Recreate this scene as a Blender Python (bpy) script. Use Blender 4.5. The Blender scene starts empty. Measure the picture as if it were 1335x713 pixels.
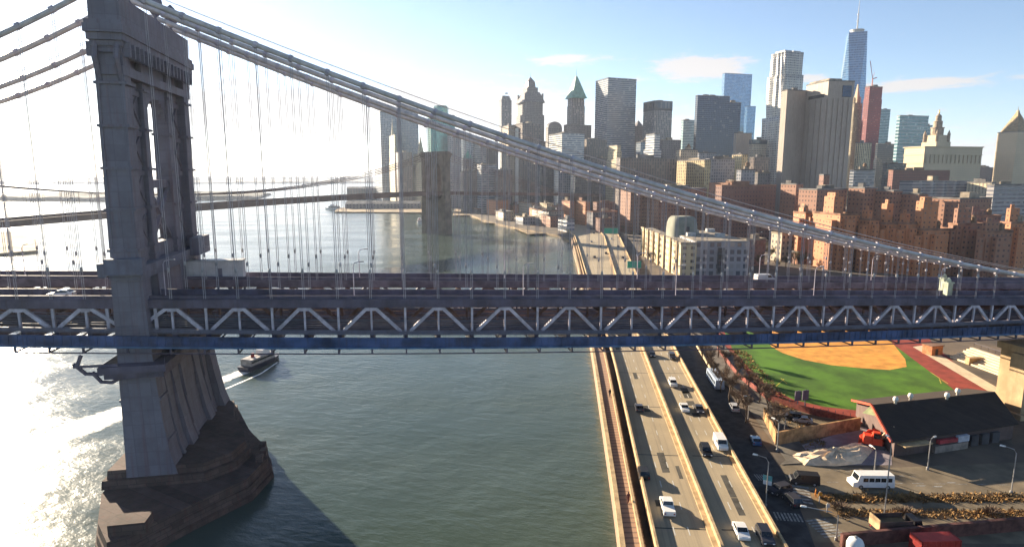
import bpy, bmesh, math, random
from mathutils import Vector, Matrix
random.seed(7)
R = math.radians
sc = bpy.context.scene
COL = sc.collection

# ------------------------------------------------------------------ camera
H = 60.0                                   # camera height above the river
F, CX, CY = 800.0, 667.5, 356.5
PITCH = math.atan((CY - 229.0) / F)
cp, sp = math.cos(PITCH), math.sin(PITCH)
cd = bpy.data.cameras.new('camera')
cam = bpy.data.objects.new('camera', cd)
COL.objects.link(cam)
cam.location = (0, 0, H)
cam.rotation_euler = (math.pi/2 - PITCH, 0, 0)
cd.sensor_width = 36
cd.lens = F / 1335 * 36
cd.clip_start = 0.5
cd.clip_end = 60000
sc.camera = cam

# ------------------------------------------------------------------ sun, sky, exposure
SUN_AZ, SUN_EL = -43.0, 14.5               # degrees, azimuth measured from +Y towards +X
sd = Vector((math.sin(R(SUN_AZ))*math.cos(R(SUN_EL)), math.cos(R(SUN_AZ))*math.cos(R(SUN_EL)), math.sin(R(SUN_EL))))
sl = bpy.data.lights.new('sun', 'SUN')
sl.energy = 5.0
sl.angle = R(0.6)
sl.color = (1.0, 0.84, 0.62)
so = bpy.data.objects.new('sun', sl)
COL.objects.link(so)
so.rotation_euler = sd.to_track_quat('Z', 'Y').to_euler()
sc.view_settings.view_transform = 'Standard'
sc.view_settings.look = 'None'
sc.view_settings.gamma = 1
sc.view_settings.use_curve_mapping = False
sc.view_settings.exposure = 2.05
sc.render.engine = "CYCLES"
HAZE, HAZE_G = 0.00006, 0.36                 # density and forward scatter of the air
cy = sc.cycles
cy.use_denoising = True
cy.max_bounces = 6
cy.diffuse_bounces = 3
cy.glossy_bounces = 3
cy.transmission_bounces = 3
cy.volume_bounces = 0
cy.transparent_max_bounces = 8
cy.sample_clamp_indirect = 4
cy.caustics_reflective = False
cy.caustics_refractive = False

w = bpy.data.worlds.new('World')
sc.world = w
w.use_nodes = True
nt = w.node_tree
nt.nodes.clear()
class NG:
    """small helper that writes math into a node tree"""
    def __init__(s, nt): s.nt = nt; s.N = nt.nodes; s.L = nt.links
    def put(s, sock, v):
        if hasattr(v, 'is_output') or isinstance(v, bpy.types.NodeSocket): s.L.new(v, sock)
        else: sock.default_value = v
    def m(s, op, a, b=None, c=None, clamp=False):
        n = s.N.new('ShaderNodeMath'); n.operation = op; n.use_clamp = clamp
        s.put(n.inputs[0], a)
        if b is not None: s.put(n.inputs[1], b)
        if c is not None: s.put(n.inputs[2], c)
        return n.outputs[0]
    def mix(s, f, a, b):
        n = s.N.new('ShaderNodeMix'); n.data_type = 'RGBA'
        s.put(n.inputs[0], f); s.put(n.inputs[6], a); s.put(n.inputs[7], b)
        return n.outputs[2]
    def noise(s, vec, scale, detail=4, rough=0.55):
        n = s.N.new('ShaderNodeTexNoise'); n.inputs['Scale'].default_value = scale
        n.inputs['Detail'].default_value = detail; n.inputs['Roughness'].default_value = rough
        if vec is not None: s.L.new(vec, n.inputs['Vector'])
        return n.outputs['Fac']
    def ramp(s, f, a, b):
        n = s.N.new('ShaderNodeMapRange'); n.interpolation_type = 'SMOOTHSTEP'
        s.put(n.inputs[0], f); n.inputs[1].default_value = a; n.inputs[2].default_value = b
        return n.outputs[0]
    def comb(s, x, y, z):
        n = s.N.new('ShaderNodeCombineXYZ')
        s.put(n.inputs[0], x); s.put(n.inputs[1], y); s.put(n.inputs[2], z)
        return n.outputs[0]
    def sep(s, v):
        n = s.N.new('ShaderNodeSeparateXYZ'); s.L.new(v, n.inputs[0]); return n.outputs

def ray(x, y):
    a, b = (x - CX)/F, -(y - CY)/F
    return Vector((a, cp + b*sp, -sp + b*cp))
def at(x, y, Y):                            # point on the sight line at forward distance Y
    r = ray(x, y); t = Y / r.y
    return Vector((r.x*t, Y, H + r.z*t))
def gp(x, y, z=2.5):                        # point on the level z
    r = ray(x, y); t = (z - H)/r.z
    return Vector((r.x*t, r.y*t, z))

g = NG(nt)
sky = g.N.new('ShaderNodeTexSky')
sky.sky_type = 'NISHITA'
sky.sun_disc = False
sky.sun_elevation = R(SUN_EL)
sky.sun_rotation = R(SUN_AZ)
sky.altitude = 60
sky.air_density = 0.78
sky.dust_density = 0.2
sky.ozone_density = 2.2
bg = g.N.new('ShaderNodeBackground')
bg.inputs[1].default_value = 0.05
g.L.new(sky.outputs[0], bg.inputs[0])
tc = g.N.new('ShaderNodeTexCoord')
d = g.sep(tc.outputs['Generated'])
az = g.m('ARCTAN2', d[0], d[1]); el = g.m('ARCSINE', d[2])
cv = g.comb(g.m('MULTIPLY', az, 9.0), g.m('MULTIPLY', el, 44.0), 3.1)
cn = g.noise(cv, 2.1, 8, 0.68)
cn2 = g.noise(cv, 0.35, 3, 0.5)
cover = None
for x, y, wx, wy, k in ((742, 77, 48, 8, 1.2), (912, 89, 56, 15, 1.4), (1185, 111, 85, 8, 1.15), (836, 104, 34, 6, .7),
                        (650, 150, 130, 34, 1.2), (560, 135, 110, 26, 1.1), (800, 185, 160, 40, 1.2), (380, 150, 190, 45, 1.2),
                        (1060, 103, 26, 6, .8), (1000, 205, 130, 34, .95), (1250, 195, 130, 26, .7), (1170, 150, 120, 10, .45)):
    r = ray(x, y).normalized()
    a0, e0 = math.atan2(r.x, r.y), math.asin(r.z)
    u = g.m('DIVIDE', g.m('SUBTRACT', az, a0), wx/F); v = g.m('DIVIDE', g.m('SUBTRACT', el, e0), wy/F)
    q = g.m('MULTIPLY', g.m('EXPONENT', g.m('MULTIPLY', g.m('ADD', g.m('MULTIPLY', u, u), g.m('MULTIPLY', v, v)), -1.0)), k)
    cover = q if cover is None else g.m('MAXIMUM', cover, q)
# thin scattered cirrus elsewhere, low in the sky
band = g.m('MULTIPLY', g.ramp(el, 0.30, 0.02), g.ramp(cn2, 0.56, 0.74))
cover = g.m('MAXIMUM', cover, g.m('MULTIPLY', band, 0.3))
cf = g.ramp(g.m('ADD', cover, g.m('MULTIPLY', g.m('SUBTRACT', cn, 0.5), 2.6)), 0.36, 0.95)
bg2 = g.N.new('ShaderNodeBackground')
bg2.inputs[0].default_value = (1.0, 0.93, 0.88, 1)
bg2.inputs[1].default_value = 0.21
ms = g.N.new('ShaderNodeMixShader')
g.L.new(g.m('MULTIPLY', cf, 0.9), ms.inputs[0]); g.L.new(bg.outputs[0], ms.inputs[1]); g.L.new(bg2.outputs[0], ms.inputs[2])
wo = g.N.new('ShaderNodeOutputWorld')
g.L.new(ms.outputs[0], wo.inputs[0])

# ------------------------------------------------------------------ materials
MATS = {}
def new_mat(name):
    m = bpy.data.materials.new(name); m.use_nodes = True
    nt = m.node_tree
    return m, NG(nt), nt.nodes['Principled BSDF']
def mat(name, col, rough=0.7, metal=0.0, var=0.25, scale=0.5, bump=0.0, spec=0.3, streak=0.0, col2=None):
    """plain procedural material: base colour, mottled with noise (and rain streaks)"""
    if name in MATS: return MATS[name]
    m, g, b = new_mat(name)
    tc = g.N.new('ShaderNodeTexCoord')
    n = g.noise(tc.outputs['Object'], scale, 5, 0.6)
    c2 = col2 or tuple(max(0, c*(1-var*1.6)) for c in col)
    c1 = col if col2 else tuple(min(1, c*(1+var*.7)) for c in col)
    c = g.mix(g.ramp(n, 0.3, 0.7), (*c2, 1), (*c1, 1))
    if streak:
        p = g.sep(tc.outputs['Object'])
        sv = g.comb(g.m('MULTIPLY', p[0], 1.6), g.m('MULTIPLY', p[1], 1.6), g.m('MULTIPLY', p[2], 0.09))
        s = g.ramp(g.noise(sv, 1.0, 4, .6), .48, .72)
        c = g.mix(g.m('MULTIPLY', s, streak), c, (col[0]*.42+.03, col[1]*.34+.012, col[2]*.28, 1))
    g.L.new(c, b.inputs['Base Color'])
    b.inputs['Roughness'].default_value = rough
    b.inputs['Metallic'].default_value = metal
    b.inputs['Specular IOR Level'].default_value = spec
    if bump:
        bn = g.N.new('ShaderNodeBump'); bn.inputs['Strength'].default_value = bump; bn.inputs['Distance'].default_value = 0.1
        g.L.new(g.noise(tc.outputs['Object'], scale*6, 4, .6), bn.inputs['Height']); g.L.new(bn.outputs[0], b.inputs['Normal'])
    MATS[name] = m
    return m
def facade(name, wall, glass, wx=(.25, .75), wy=(.3, .8), var=.35, grough=.12, wrough=.75, lit=0.12, metal=0.0, spec=.5):
    """wall with a window in every cell of the UV grid (u counts bays, v counts floors)"""
    if name in MATS: return MATS[name]
    m, g, b = new_mat(name)
    uv = g.N.new('ShaderNodeUVMap')
    p = g.sep(uv.outputs[0])
    fx, fy = g.m('FRACT', p[0]), g.m('FRACT', p[1])
    msk = g.m('MULTIPLY', g.m('MULTIPLY', g.m('GREATER_THAN', fx, wx[0]), g.m('LESS_THAN', fx, wx[1])),
              g.m('MULTIPLY', g.m('GREATER_THAN', fy, wy[0]), g.m('LESS_THAN', fy, wy[1])))
    cell = g.comb(g.m('FLOOR', p[0]), g.m('FLOOR', p[1]), 0.0)
    wn = g.N.new('ShaderNodeTexWhiteNoise'); wn.noise_dimensions = '2D'
    g.L.new(cell, wn.inputs['Vector'])
    blind = g.m('GREATER_THAN', wn.outputs[0], 1 - lit)
    gc = g.mix(g.m('MULTIPLY', wn.outputs[0], .8), (*glass, 1), tuple(c*1.9+.006 for c in glass)+(1,))
    gc = g.mix(g.m('MULTIPLY', blind, .7), gc, (min(1, wall[0]*.7+.14), min(1, wall[1]*.7+.13), min(1, wall[2]*.7+.11), 1))
    tc = g.N.new('ShaderNodeTexCoord')
    n = g.noise(tc.outputs['Object'], .035, 6, .65)
    q = g.sep(tc.outputs['Object'])
    sv = g.comb(g.m('MULTIPLY', q[0], .5), g.m('MULTIPLY', q[1], .5), g.m('MULTIPLY', q[2], .03))
    st = g.ramp(g.noise(sv, 1.0, 4, .6), .45, .75)
    wc = g.mix(g.ramp(n, .3, .7), tuple(c*(1-var*.6) for c in wall)+(1,), tuple(min(1, c*(1+var*.4)) for c in wall)+(1,))
    wc = g.mix(g.m('MULTIPLY', st, .28), wc, tuple(c*.55 for c in wall)+(1,))
    g.L.new(g.mix(msk, wc, gc), b.inputs['Base Color'])
    g.L.new(g.m('ADD', g.m('MULTIPLY', msk, grough - wrough), wrough), b.inputs['Roughness'])
    b.inputs['Specular IOR Level'].default_value = spec
    if metal: g.L.new(g.m('MULTIPLY', msk, metal), b.inputs['Metallic'])
    bn = g.N.new('ShaderNodeBump'); bn.inputs['Strength'].default_value = .5; bn.inputs['Distance'].default_value = .25; bn.invert = True
    g.L.new(msk, bn.inputs['Height']); g.L.new(bn.outputs[0], b.inputs['Normal'])
    MATS[name] = m
    return m

def seamed(name, col, su, sv, streak=.35, rough=.6, var=.12, dark=.55, bump=.3, brick=False):
    """plates or stone courses: dark joints every sv metres up and su metres along, with run-down stains"""
    m, g, b = new_mat(name)
    tc = g.N.new('ShaderNodeTexCoord'); o = tc.outputs['Object']; p = g.sep(o)
    h = g.m('ADD', g.m('MULTIPLY', p[0], .83), p[1])
    row = g.m('DIVIDE', p[2], sv); r0 = g.m('FLOOR', row)
    u = g.m('ADD', g.m('DIVIDE', h, su), g.m('MULTIPLY', r0, .5 if brick else 0.0))
    jw = .09 if brick else .05
    j = g.m('MAXIMUM', g.m('LESS_THAN', g.m('FRACT', row), jw), g.m('LESS_THAN', g.m('FRACT', u), jw*sv/su))
    wn = g.N.new('ShaderNodeTexWhiteNoise'); g.L.new(g.comb(g.m('FLOOR', u), r0, 0.0), wn.inputs['Vector'])
    n = g.noise(o, .35, 6, .65)
    f = g.m('ADD', g.m('MULTIPLY', wn.outputs[0], .45), g.m('MULTIPLY', g.ramp(n, .3, .7), .55))
    c = g.mix(f, tuple(v*(1-var*2) for v in col)+(1,), tuple(v*(1+var) for v in col)+(1,))
    sv_ = g.comb(g.m('MULTIPLY', p[0], 1.3), g.m('MULTIPLY', p[1], 1.3), g.m('MULTIPLY', p[2], .06))
    c = g.mix(g.m('MULTIPLY', g.ramp(g.noise(sv_, 1.0, 5, .65), .48, .75), streak), c, (col[0]*.7+.025, col[1]*.42, col[2]*.32, 1))
    c = g.mix(g.m('MULTIPLY', j, dark), c, tuple(v*.35 for v in col)+(1,))
    g.L.new(c, b.inputs['Base Color']); b.inputs['Roughness'].default_value = rough; b.inputs['Specular IOR Level'].default_value = .3
    bn = g.N.new('ShaderNodeBump'); bn.inputs['Strength'].default_value = bump; bn.inputs['Distance'].default_value = .12
    g.L.new(g.m('SUBTRACT', g.m('MULTIPLY', n, .5), j), bn.inputs['Height']); g.L.new(bn.outputs[0], b.inputs['Normal'])
    MATS[name] = m
    return m

# ------------------------------------------------------------------ mesh building
class MB:
    def __init__(s): s.v = []; s.f = []; s.uv = []; s.mi = []
    def face(s, pts, uv=None, mi=0):
        i = len(s.v); s.v += [tuple(p) for p in pts]; s.f.append(tuple(range(i, i+len(pts))))
        s.uv.append(uv or [(p[0]*.3, p[1]*.3) for p in pts]); s.mi.append(mi)
    def quadwall(s, a, b, z0, z1, bay=3.2, floor=3.4, mi=0, za=None):
        L = math.hypot(b[0]-a[0], b[1]-a[1]); nu = max(1, round(L/bay)); nv = max(1, round((z1-z0)/floor))
        o = random.randrange(50)
        s.face([(a[0], a[1], z0), (b[0], b[1], z0), (b[0], b[1], z1), (a[0], a[1], z1)],
               [(o, 0), (o+nu, 0), (o+nu, nv), (o, nv)], mi)
    def prism(s, poly, z0, z1, bay=3.2, floor=3.4, mi=0, top=0, bottom=True, inset=None):
        """vertical prism over a counter-clockwise polygon"""
        n = len(poly)
        for i in range(n): s.quadwall(poly[i], poly[(i+1) % n], z0, z1, bay, floor, mi)
        s.face([(p[0], p[1], z1) for p in poly], [(0.05, 0.05)]*n, top)
        if bottom: s.face([(p[0], p[1], z0) for p in reversed(poly)], [(0.05, 0.05)]*n, top)
    def loft(s, poly0, z0, poly1, z1, bay=3.2, floor=3.4, mi=0, cap=True):
        n = len(poly0); nv = max(1, round((z1-z0)/floor))
        for i in range(n):
            a, b, c, e = poly0[i], poly0[(i+1) % n], poly1[(i+1) % n], poly1[i]
            L = math.hypot(b[0]-a[0], b[1]-a[1]); nu = max(1, round(L/bay))
            s.face([(a[0], a[1], z0), (b[0], b[1], z0), (c[0], c[1], z1), (e[0], e[1], z1)], [(0, 0), (nu, 0), (nu, nv), (0, nv)], mi)
        if cap: s.face([(p[0], p[1], z1) for p in poly1], [(.05, .05)]*n, mi); s.face([(p[0], p[1], z0) for p in reversed(poly0)], [(.05, .05)]*n, mi)
    def box(s, x0, x1, y0, y1, z0, z1, mi=0):
        s.prism([(x0, y0), (x1, y0), (x1, y1), (x0, y1)], z0, z1, mi=mi, top=mi)
    def beam(s, p, q, wd, ht, up=(0, 0, 1)):
        p, q = Vector(p), Vector(q); d = (q-p).normalized(); up = Vector(up)
        if abs(d.dot(up)) > .98: up = Vector((1, 0, 0))
        a = d.cross(up).normalized()*wd/2; b = a.cross(d).normalized()*ht/2
        c = [[e-a-b, e+a-b, e+a+b, e-a+b] for e in (p, q)]
        for i in range(4):
            j = (i+1) % 4; s.face([c[0][i], c[0][j], c[1][j], c[1][i]])
        s.face(c[0][::-1]); s.face(c[1])
    def tube(s, pts, r, n=6, r1=None):
        rings = []; pts = [Vector(p) for p in pts]
        for i, p in enumerate(pts):
            d = (pts[min(i+1, len(pts)-1)] - pts[max(i-1, 0)]).normalized()
            up = Vector((0, 0, 1)) if abs(d.z) < .9 else Vector((1, 0, 0))
            a = d.cross(up).normalized(); b = d.cross(a).normalized()
            rr = r if r1 is None else r + (r1-r)*i/(len(pts)-1)
            rings.append([p + a*rr*math.cos(t) + b*rr*math.sin(t) for t in [2*math.pi*k/n for k in range(n)]])
        for A, B in zip(rings, rings[1:]):
            for k in range(n): s.face([A[k], B[k], B[(k+1) % n], A[(k+1) % n]])
        s.face(rings[0]); s.face(rings[-1][::-1])
    def lathe(s, c, prof, n=12, mi=0):
        """rings of (radius, z) round the vertical through c"""
        R_ = [[(c[0]+r*math.cos(2*math.pi*k/n), c[1]+r*math.sin(2*math.pi*k/n), z) for k in range(n)] for r, z in prof]
        for j, (A, B) in enumerate(zip(R_, R_[1:])):
            for k in range(n): s.face([A[k], A[(k+1) % n], B[(k+1) % n], B[k]], [(k*2, j), (k*2+2, j), (k*2+2, j+1), (k*2, j+1)], mi)
        s.face(R_[-1], None, mi); s.face(R_[0][::-1], None, mi)
    def ball(s, c, r, n=8):
        s.lathe(c, [(r*math.sin(math.pi*k/6)+1e-3, c[2]-r*math.cos(math.pi*k/6)) for k in range(7)], n)
    def build(s, name, m, parent=None, smooth=False, kind=None, local=True):
        me = bpy.data.meshes.new(name)
        vs = s.v
        if parent is not None and not local:
            inv = parent.matrix_basis.inverted(); vs = [inv @ Vector(p) for p in vs]
        me.from_pydata(vs, [], s.f)
        uvl = me.uv_layers.new(name='UVMap')
        k = 0; flat = []
        for u in s.uv:
            for a in u: flat += [a[0], a[1]]
        uvl.data.foreach_set('uv', flat)
        for mm in (m if isinstance(m, (list, tuple)) else [m]): me.materials.append(mm)
        me.polygons.foreach_set('material_index', s.mi)
        if smooth:
            bm = bmesh.new(); bm.from_mesh(me); bmesh.ops.remove_doubles(bm, verts=bm.verts, dist=1e-4); bm.to_mesh(me); bm.free()
            me.polygons.foreach_set('use_smooth', [True]*len(me.polygons))
        me.update()
        o = bpy.data.objects.new(name, me); COL.objects.link(o)
        if parent is not None: o.parent = parent
        if kind: o['kind'] = kind
        return o
def ccw(p):
    a = sum(p[i][0]*p[(i+1) % len(p)][1] - p[(i+1) % len(p)][0]*p[i][1] for i in range(len(p)))
    return list(p) if a > 0 else list(reversed(p))
def thing(name, label, cat, loc=(0, 0, 0), rz=0.0, group=None):
    o = bpy.data.objects.new(name, None); COL.objects.link(o)
    o.location = loc; o.rotation_euler = (0, 0, rz)
    o.matrix_basis = Matrix.Translation(loc) @ Matrix.Rotation(rz, 4, 'Z')
    tag(o, label, cat, group); o.empty_display_size = 1
    return o
def tag(o, label, cat, group=None):
    o['label'] = label; o['category'] = cat
    if group: o['group'] = group
    return o
def structure(name, mb, m, smooth=False):
    return mb.build(name, m, None, smooth, 'structure')
def dup(root, loc, rz, label=None, group=None, scale=None, swap=None):
    r = root.copy(); COL.objects.link(r)
    sz = scale or root.scale[0]
    r.location = loc; r.rotation_euler = (0, 0, rz); r.scale = (sz,)*3
    if label: r['label'] = label
    if group: r['group'] = group
    def kids(src, dst):
        for ch in list(src.children):
            c = ch.copy(); COL.objects.link(c); c.parent = dst
            if swap and ch.name.split('.')[0] in swap:
                c.data = c.data.copy(); c.data.materials[0] = swap[ch.name.split('.')[0]]
            kids(ch, c)
    kids(root, r)
    return r
def sheet(name, pts, z, m, sub=0):
    b = MB(); b.face([(p[0], p[1], z) for p in ccw([(q[0], q[1]) for q in pts])])
    return structure(name, b, m)
# ------------------------------------------------------------------ river
def water_mat():
    m, g, b = new_mat('river_water')
    tc = g.N.new('ShaderNodeTexCoord'); o = tc.outputs['Object']
    p = g.sep(o)
    # wind ripples run slightly across the view
    v1 = g.comb(g.m('MULTIPLY', p[0], .55), g.m('ADD', p[1], g.m('MULTIPLY', p[0], .25)), 0.0)
    n1 = g.noise(v1, .42, 5, .62); n2 = g.noise(o, .07, 3, .5); n3 = g.noise(o, .008, 3, .5)
    h = g.m('ADD', g.m('MULTIPLY', n1, .62), g.m('MULTIPLY', n2, 1.1))
    bn = g.N.new('ShaderNodeBump'); bn.inputs['Strength'].default_value = .7; bn.inputs['Distance'].default_value = .5
    g.L.new(h, bn.inputs['Height']); g.L.new(bn.outputs[0], b.inputs['Normal'])
    g.L.new(g.mix(g.ramp(n3, .3, .7), (.046, .070, .060, 1), (.070, .094, .078, 1)), b.inputs['Base Color'])
    n4 = g.noise(g.comb(g.m('MULTIPLY', p[0], .012), g.m('MULTIPLY', p[1], .03), 0.0), 1.0, 5, .6)
    g.L.new(g.m('ADD', g.m('MULTIPLY', g.ramp(n4, .3, .7), .16), .09), b.inputs['Roughness'])
    g.L.new(g.m('ADD', g.m('MULTIPLY', g.ramp(n4, .25, .75), .5), .4), bn.inputs['Strength'])
    b.inputs['Specular IOR Level'].default_value = .34
    b.inputs['IOR'].default_value = 1.33
    return m
sheet('river', [(-16000, -400), (16000, -400), (16000, 22000), (-16000, 22000)], 0, water_mat())

# ------------------------------------------------------------------ land
M_ground = mat('city_ground', (.17, .125, .085), .95, var=.5, scale=.05, col2=(.05, .045, .042))
M_asph = mat('asphalt', (.055, .052, .052), .9, var=.3, scale=.4)
M_asph2 = mat('asphalt_worn', (.19, .15, .10), .9, var=.2, scale=.25)
m, g, bs = new_mat('concrete_road'); M_conc = m
tcn = g.N.new('ShaderNodeTexCoord'); p = g.sep(tcn.outputs['Object'])
xr = g.m('SUBTRACT', p[0], g.m('MULTIPLY', p[1], .098))
n1 = g.noise(g.comb(g.m('MULTIPLY', xr, 1.5), g.m('MULTIPLY', p[1], .018), 0.0), 1.0, 5, .65); n2 = g.noise(tcn.outputs['Object'], .09, 5, .6); n3 = g.noise(tcn.outputs['Object'], 2.2, 3, .6)
c = g.mix(g.ramp(n2, .3, .7), (.31, .245, .155, 1), (.38, .30, .19, 1))
c = g.mix(g.m('MULTIPLY', g.ramp(n1, .47, .70), .42), c, (.12, .10, .075, 1)); c = g.mix(g.m('MULTIPLY', g.ramp(n3, .6, .75), .3), c, (.14, .12, .09, 1))
g.L.new(c, bs.inputs['Base Color']); bs.inputs['Roughness'].default_value = .85
M_wall = mat('concrete_tan', (.44, .31, .17), .85, var=.2, scale=.6)
M_paint = mat('road_paint', (.55, .53, .47), .7, var=.12, scale=2)
M_quay = mat('quay_stone', (.30, .22, .14), .9, var=.3, scale=.4, bump=.3)
def land(name, pts, z, m, z0=-1.5, mside=None):
    b = MB(); b.prism(ccw(pts), z0, z, mi=1, top=0)
    return structure(name, b, [m, mside or M_quay])
shore = [(13.0, 30), (17.0, 84), (26, 188), (33, 270), (40.0, 350), (46, 450), (52.5, 545), (46, 600), (26, 640), (0, 700), (-27, 772), (-58, 900),
         (-87, 1038), (-120, 1150), (-200, 1330), (-330, 1560), (-520, 2050), (-600, 2500), (-300, 3200), (900, 4200), (3600, 4200), (3600, 30)]
land('manhattan_ground', shore, 2.5, M_ground)
# far shores
M_far = mat('far_shore', (.045, .05, .05), .95, var=.3, scale=.02)
def hills(name, pts, hgt, m, seed):
    """low wooded land: outline on the water, a lumpy top"""
    rnd = random.Random(seed); pts = ccw(pts)
    cx_ = sum(p[0] for p in pts)/len(pts); cy_ = sum(p[1] for p in pts)/len(pts)
    b = MB(); ring = []
    for i in range(len(pts)):
        a, c = pts[i], pts[(i+1) % len(pts)]
        for k in range(14):
            t = k/14; ring.append((a[0]+(c[0]-a[0])*t, a[1]+(c[1]-a[1])*t))
    lv = [(1.0, -1), (.985, hgt*.45), (.93, hgt*.8), (.75, hgt), (.4, hgt*1.1)]
    rows = [[(cx_+(p[0]-cx_)*s_, cy_+(p[1]-cy_)*s_, z*(rnd.uniform(.7, 1.15) if z > 0 else 1)) for p in ring] for s_, z in lv]
    n = len(ring)
    for A, B in zip(rows, rows[1:]):
        for k in range(n): b.face([A[k], A[(k+1) % n], B[(k+1) % n], B[k]])
    b.face(rows[-1])
    return structure(name, b, m, True)
hills('island', [(-1330, 1500), (-980, 1440), (-640, 1560), (-760, 1960), (-1450, 2000)], 12, M_far, 1)
hills('headland', [(-1500, 1500), (-1180, 1640), (-1600, 1900), (-2300, 1800)], 5, M_far, 4)
hills('far_shore_hills', [(-3800, 4300), (-1150, 4700), (-900, 6500), (-5200, 6600)], 22, M_far, 2)
hills('far_shore_hills', [(-5200, 7000), (-2000, 7400), (3000, 8000), (3000, 9400), (-7000, 9400)], 42, M_far, 3)
land('brooklyn_ground', [(-390, 455), (-372, 478), (-436, 560), (-520, 640), (-760, 640), (-760, 420)], 2.2, mat('quay_top', (.36, .29, .19), .95, var=.4, scale=.05))

# ------------------------------------------------------------------ elevated highway
ST = [55, 81, 180, 260, 342, 450, 560, 640, 740, 900, 1080]
LX = [18.4, 21, 30.7, 36, 41.5, 49.5, 57, 55, 40, -5, -62]
M1 = [26.9, 29.3, 39.3, 48, 57, 70, 83, 84, 70, 25, -32]
M2 = [28.7, 31.1, 42.6, 50, 59, 72, 85, 86, 72, 27, -30]
RX = [36.5, 38.9, 49.6, 59, 69, 83, 97, 100, 92, 48, -6]
def lerp(T, y):
    for i in range(len(ST)-1):
        if y <= ST[i+1]:
            t = (y-ST[i])/(ST[i+1]-ST[i]); return T[i]+(T[i+1]-T[i])*t
    return T[-1]
def smooth(T, y, wdt=26):
    return sum(lerp(T, min(1120, max(58, y+wdt*k/4))) for k in range(-4, 5))/9
ZR = 4.7
KS = 55.3/53.0
ST, LX, M1, M2, RX = [[v_*KS for v_ in T] for T in (ST, LX, M1, M2, RX)]
def zroad(y): return ZR - max(0, min(1, (y-520)/260))*1.4
YS = [58+5*i for i in range(0, 206)]
def strip(T0, T1, z0, z1, ys=YS, off0=0, off1=0, mi=0, b=None):
    """a solid ribbon between two edge lines, from z0 to z1 above the road"""
    b = b or MB()
    for ya, yb in zip(ys, ys[1:]):
        A = [(smooth(T0, y)+off0, y, zroad(y)) for y in (ya, yb)]; B = [(smooth(T1, y)+off1, y, zroad(y)) for y in (ya, yb)]
        q = lambda p, z: (p[0], p[1], p[2]+z)
        b.face([q(A[0], z1), q(B[0], z1), q(B[1], z1), q(A[1], z1)], None, mi)
        b.face([q(A[1], z0), q(B[1], z0), q(B[0], z0), q(A[0], z0)], None, mi)
        b.face([q(A[0], z0), q(A[0], z1), q(A[1], z1), q(A[1], z0)], None, mi)
        b.face([q(B[0], z1), q(B[0], z0), q(B[1], z0), q(B[1], z1)], None, mi)
    return b
b = strip(LX, RX, -1.3, 0, off0=-.3, off1=.3)
for i, y in enumerate(range(70, 560, 22)):           # bents that carry the viaduct
    for T in (LX, M1, RX):
        x = smooth(T, y)+(-1.5 if T is RX else 1.5); b.box(x-.6, x+.6, y-.6, y+.6, 2.4, zroad(y)-1.2)
structure('elevated_road', b, M_conc)
# joints, oil-dark wheel lanes and lane dashes, each its own thin sheet
b = MB()
for y in list(range(64, 350, 26)):
    b.face([(smooth(LX, y), y, ZR+.006), (smooth(M1, y), y-.6, ZR+.006), (smooth(M1, y), y-.3, ZR+.006), (smooth(LX, y), y+.3, ZR+.006)])
    b.face([(smooth(M2, y), y-.6, ZR+.006), (smooth(RX, y), y-1.0, ZR+.006), (smooth(RX, y), y-.7, ZR+.006), (smooth(M2, y), y-.3, ZR+.006)])
structure('road_joint', b, mat('joint_tar', (.05, .045, .04), .8))
b = MB(); b2 = MB()
for A, B, n in ((LX, M1, 3), (M2, RX, 3)):
    for k in range(1, n):
        y = 58
        while y < 560:
            t = k/n
            xa = lambda yy: (smooth(A, yy)+.9)*(1-t)+(smooth(B, yy)-.9)*t
            wd = .09 if y < 250 else .12
            b.face([(xa(y)-wd, y, zroad(y)+.011), (xa(y)+wd, y, zroad(y)+.011), (xa(y+2.4)+wd, y+2.4, zroad(y)+.011), (xa(y+2.4)-wd, y+2.4, zroad(y)+.011)])
            y += 7.5
structure('lane_marking', b, M_paint)
M_patch = mat('asphalt_patch', (.075, .068, .056), .9, var=.3, scale=.5)
b = MB()
rp = random.Random(5)
for i in range(26):
    A, B = ((LX, M1), (M2, RX))[i % 2]; y = rp.uniform(70, 330); t = rp.choice([.1, .42, .74]); l = rp.uniform(2, 9); wd = rp.uniform(.5, 2.2)
    x = smooth(A, y)*(1-t)+smooth(B, y)*t+.5; sl_ = (smooth(A, y+l)-smooth(A, y))
    b.face([(x, y, ZR+.004), (x+wd, y, ZR+.004), (x+wd+sl_, y+l, ZR+.004), (x+sl_, y+l, ZR+.004)])
structure('road_patch', b, M_patch)
# parapets and median, walls of their own
tag(strip(LX, LX, -1.2, 1.05, off0=-.36, off1=0).build('parapet_wall', M_wall), 'long tan concrete parapet on the river edge of the elevated highway', 'parapet')
tag(strip(M1, M1, .008, 1.1, off0=.5, off1=.95).build('median_barrier', M_wall), 'tan concrete median barrier between the two carriageways of the highway', 'barrier')
tag(strip(RX, RX, -1.2, 1.0, off0=0, off1=.4).build('parapet_wall', M_wall), 'tan concrete parapet on the inland edge of the highway, above the shaded street', 'parapet')
structure('kerb', strip(RX, RX, .008, .22, off0=-.75, off1=-.01), M_wall)
structure('kerb', strip(M1, M1, .006, .2, off0=-.35, off1=.49), M_wall)
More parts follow.
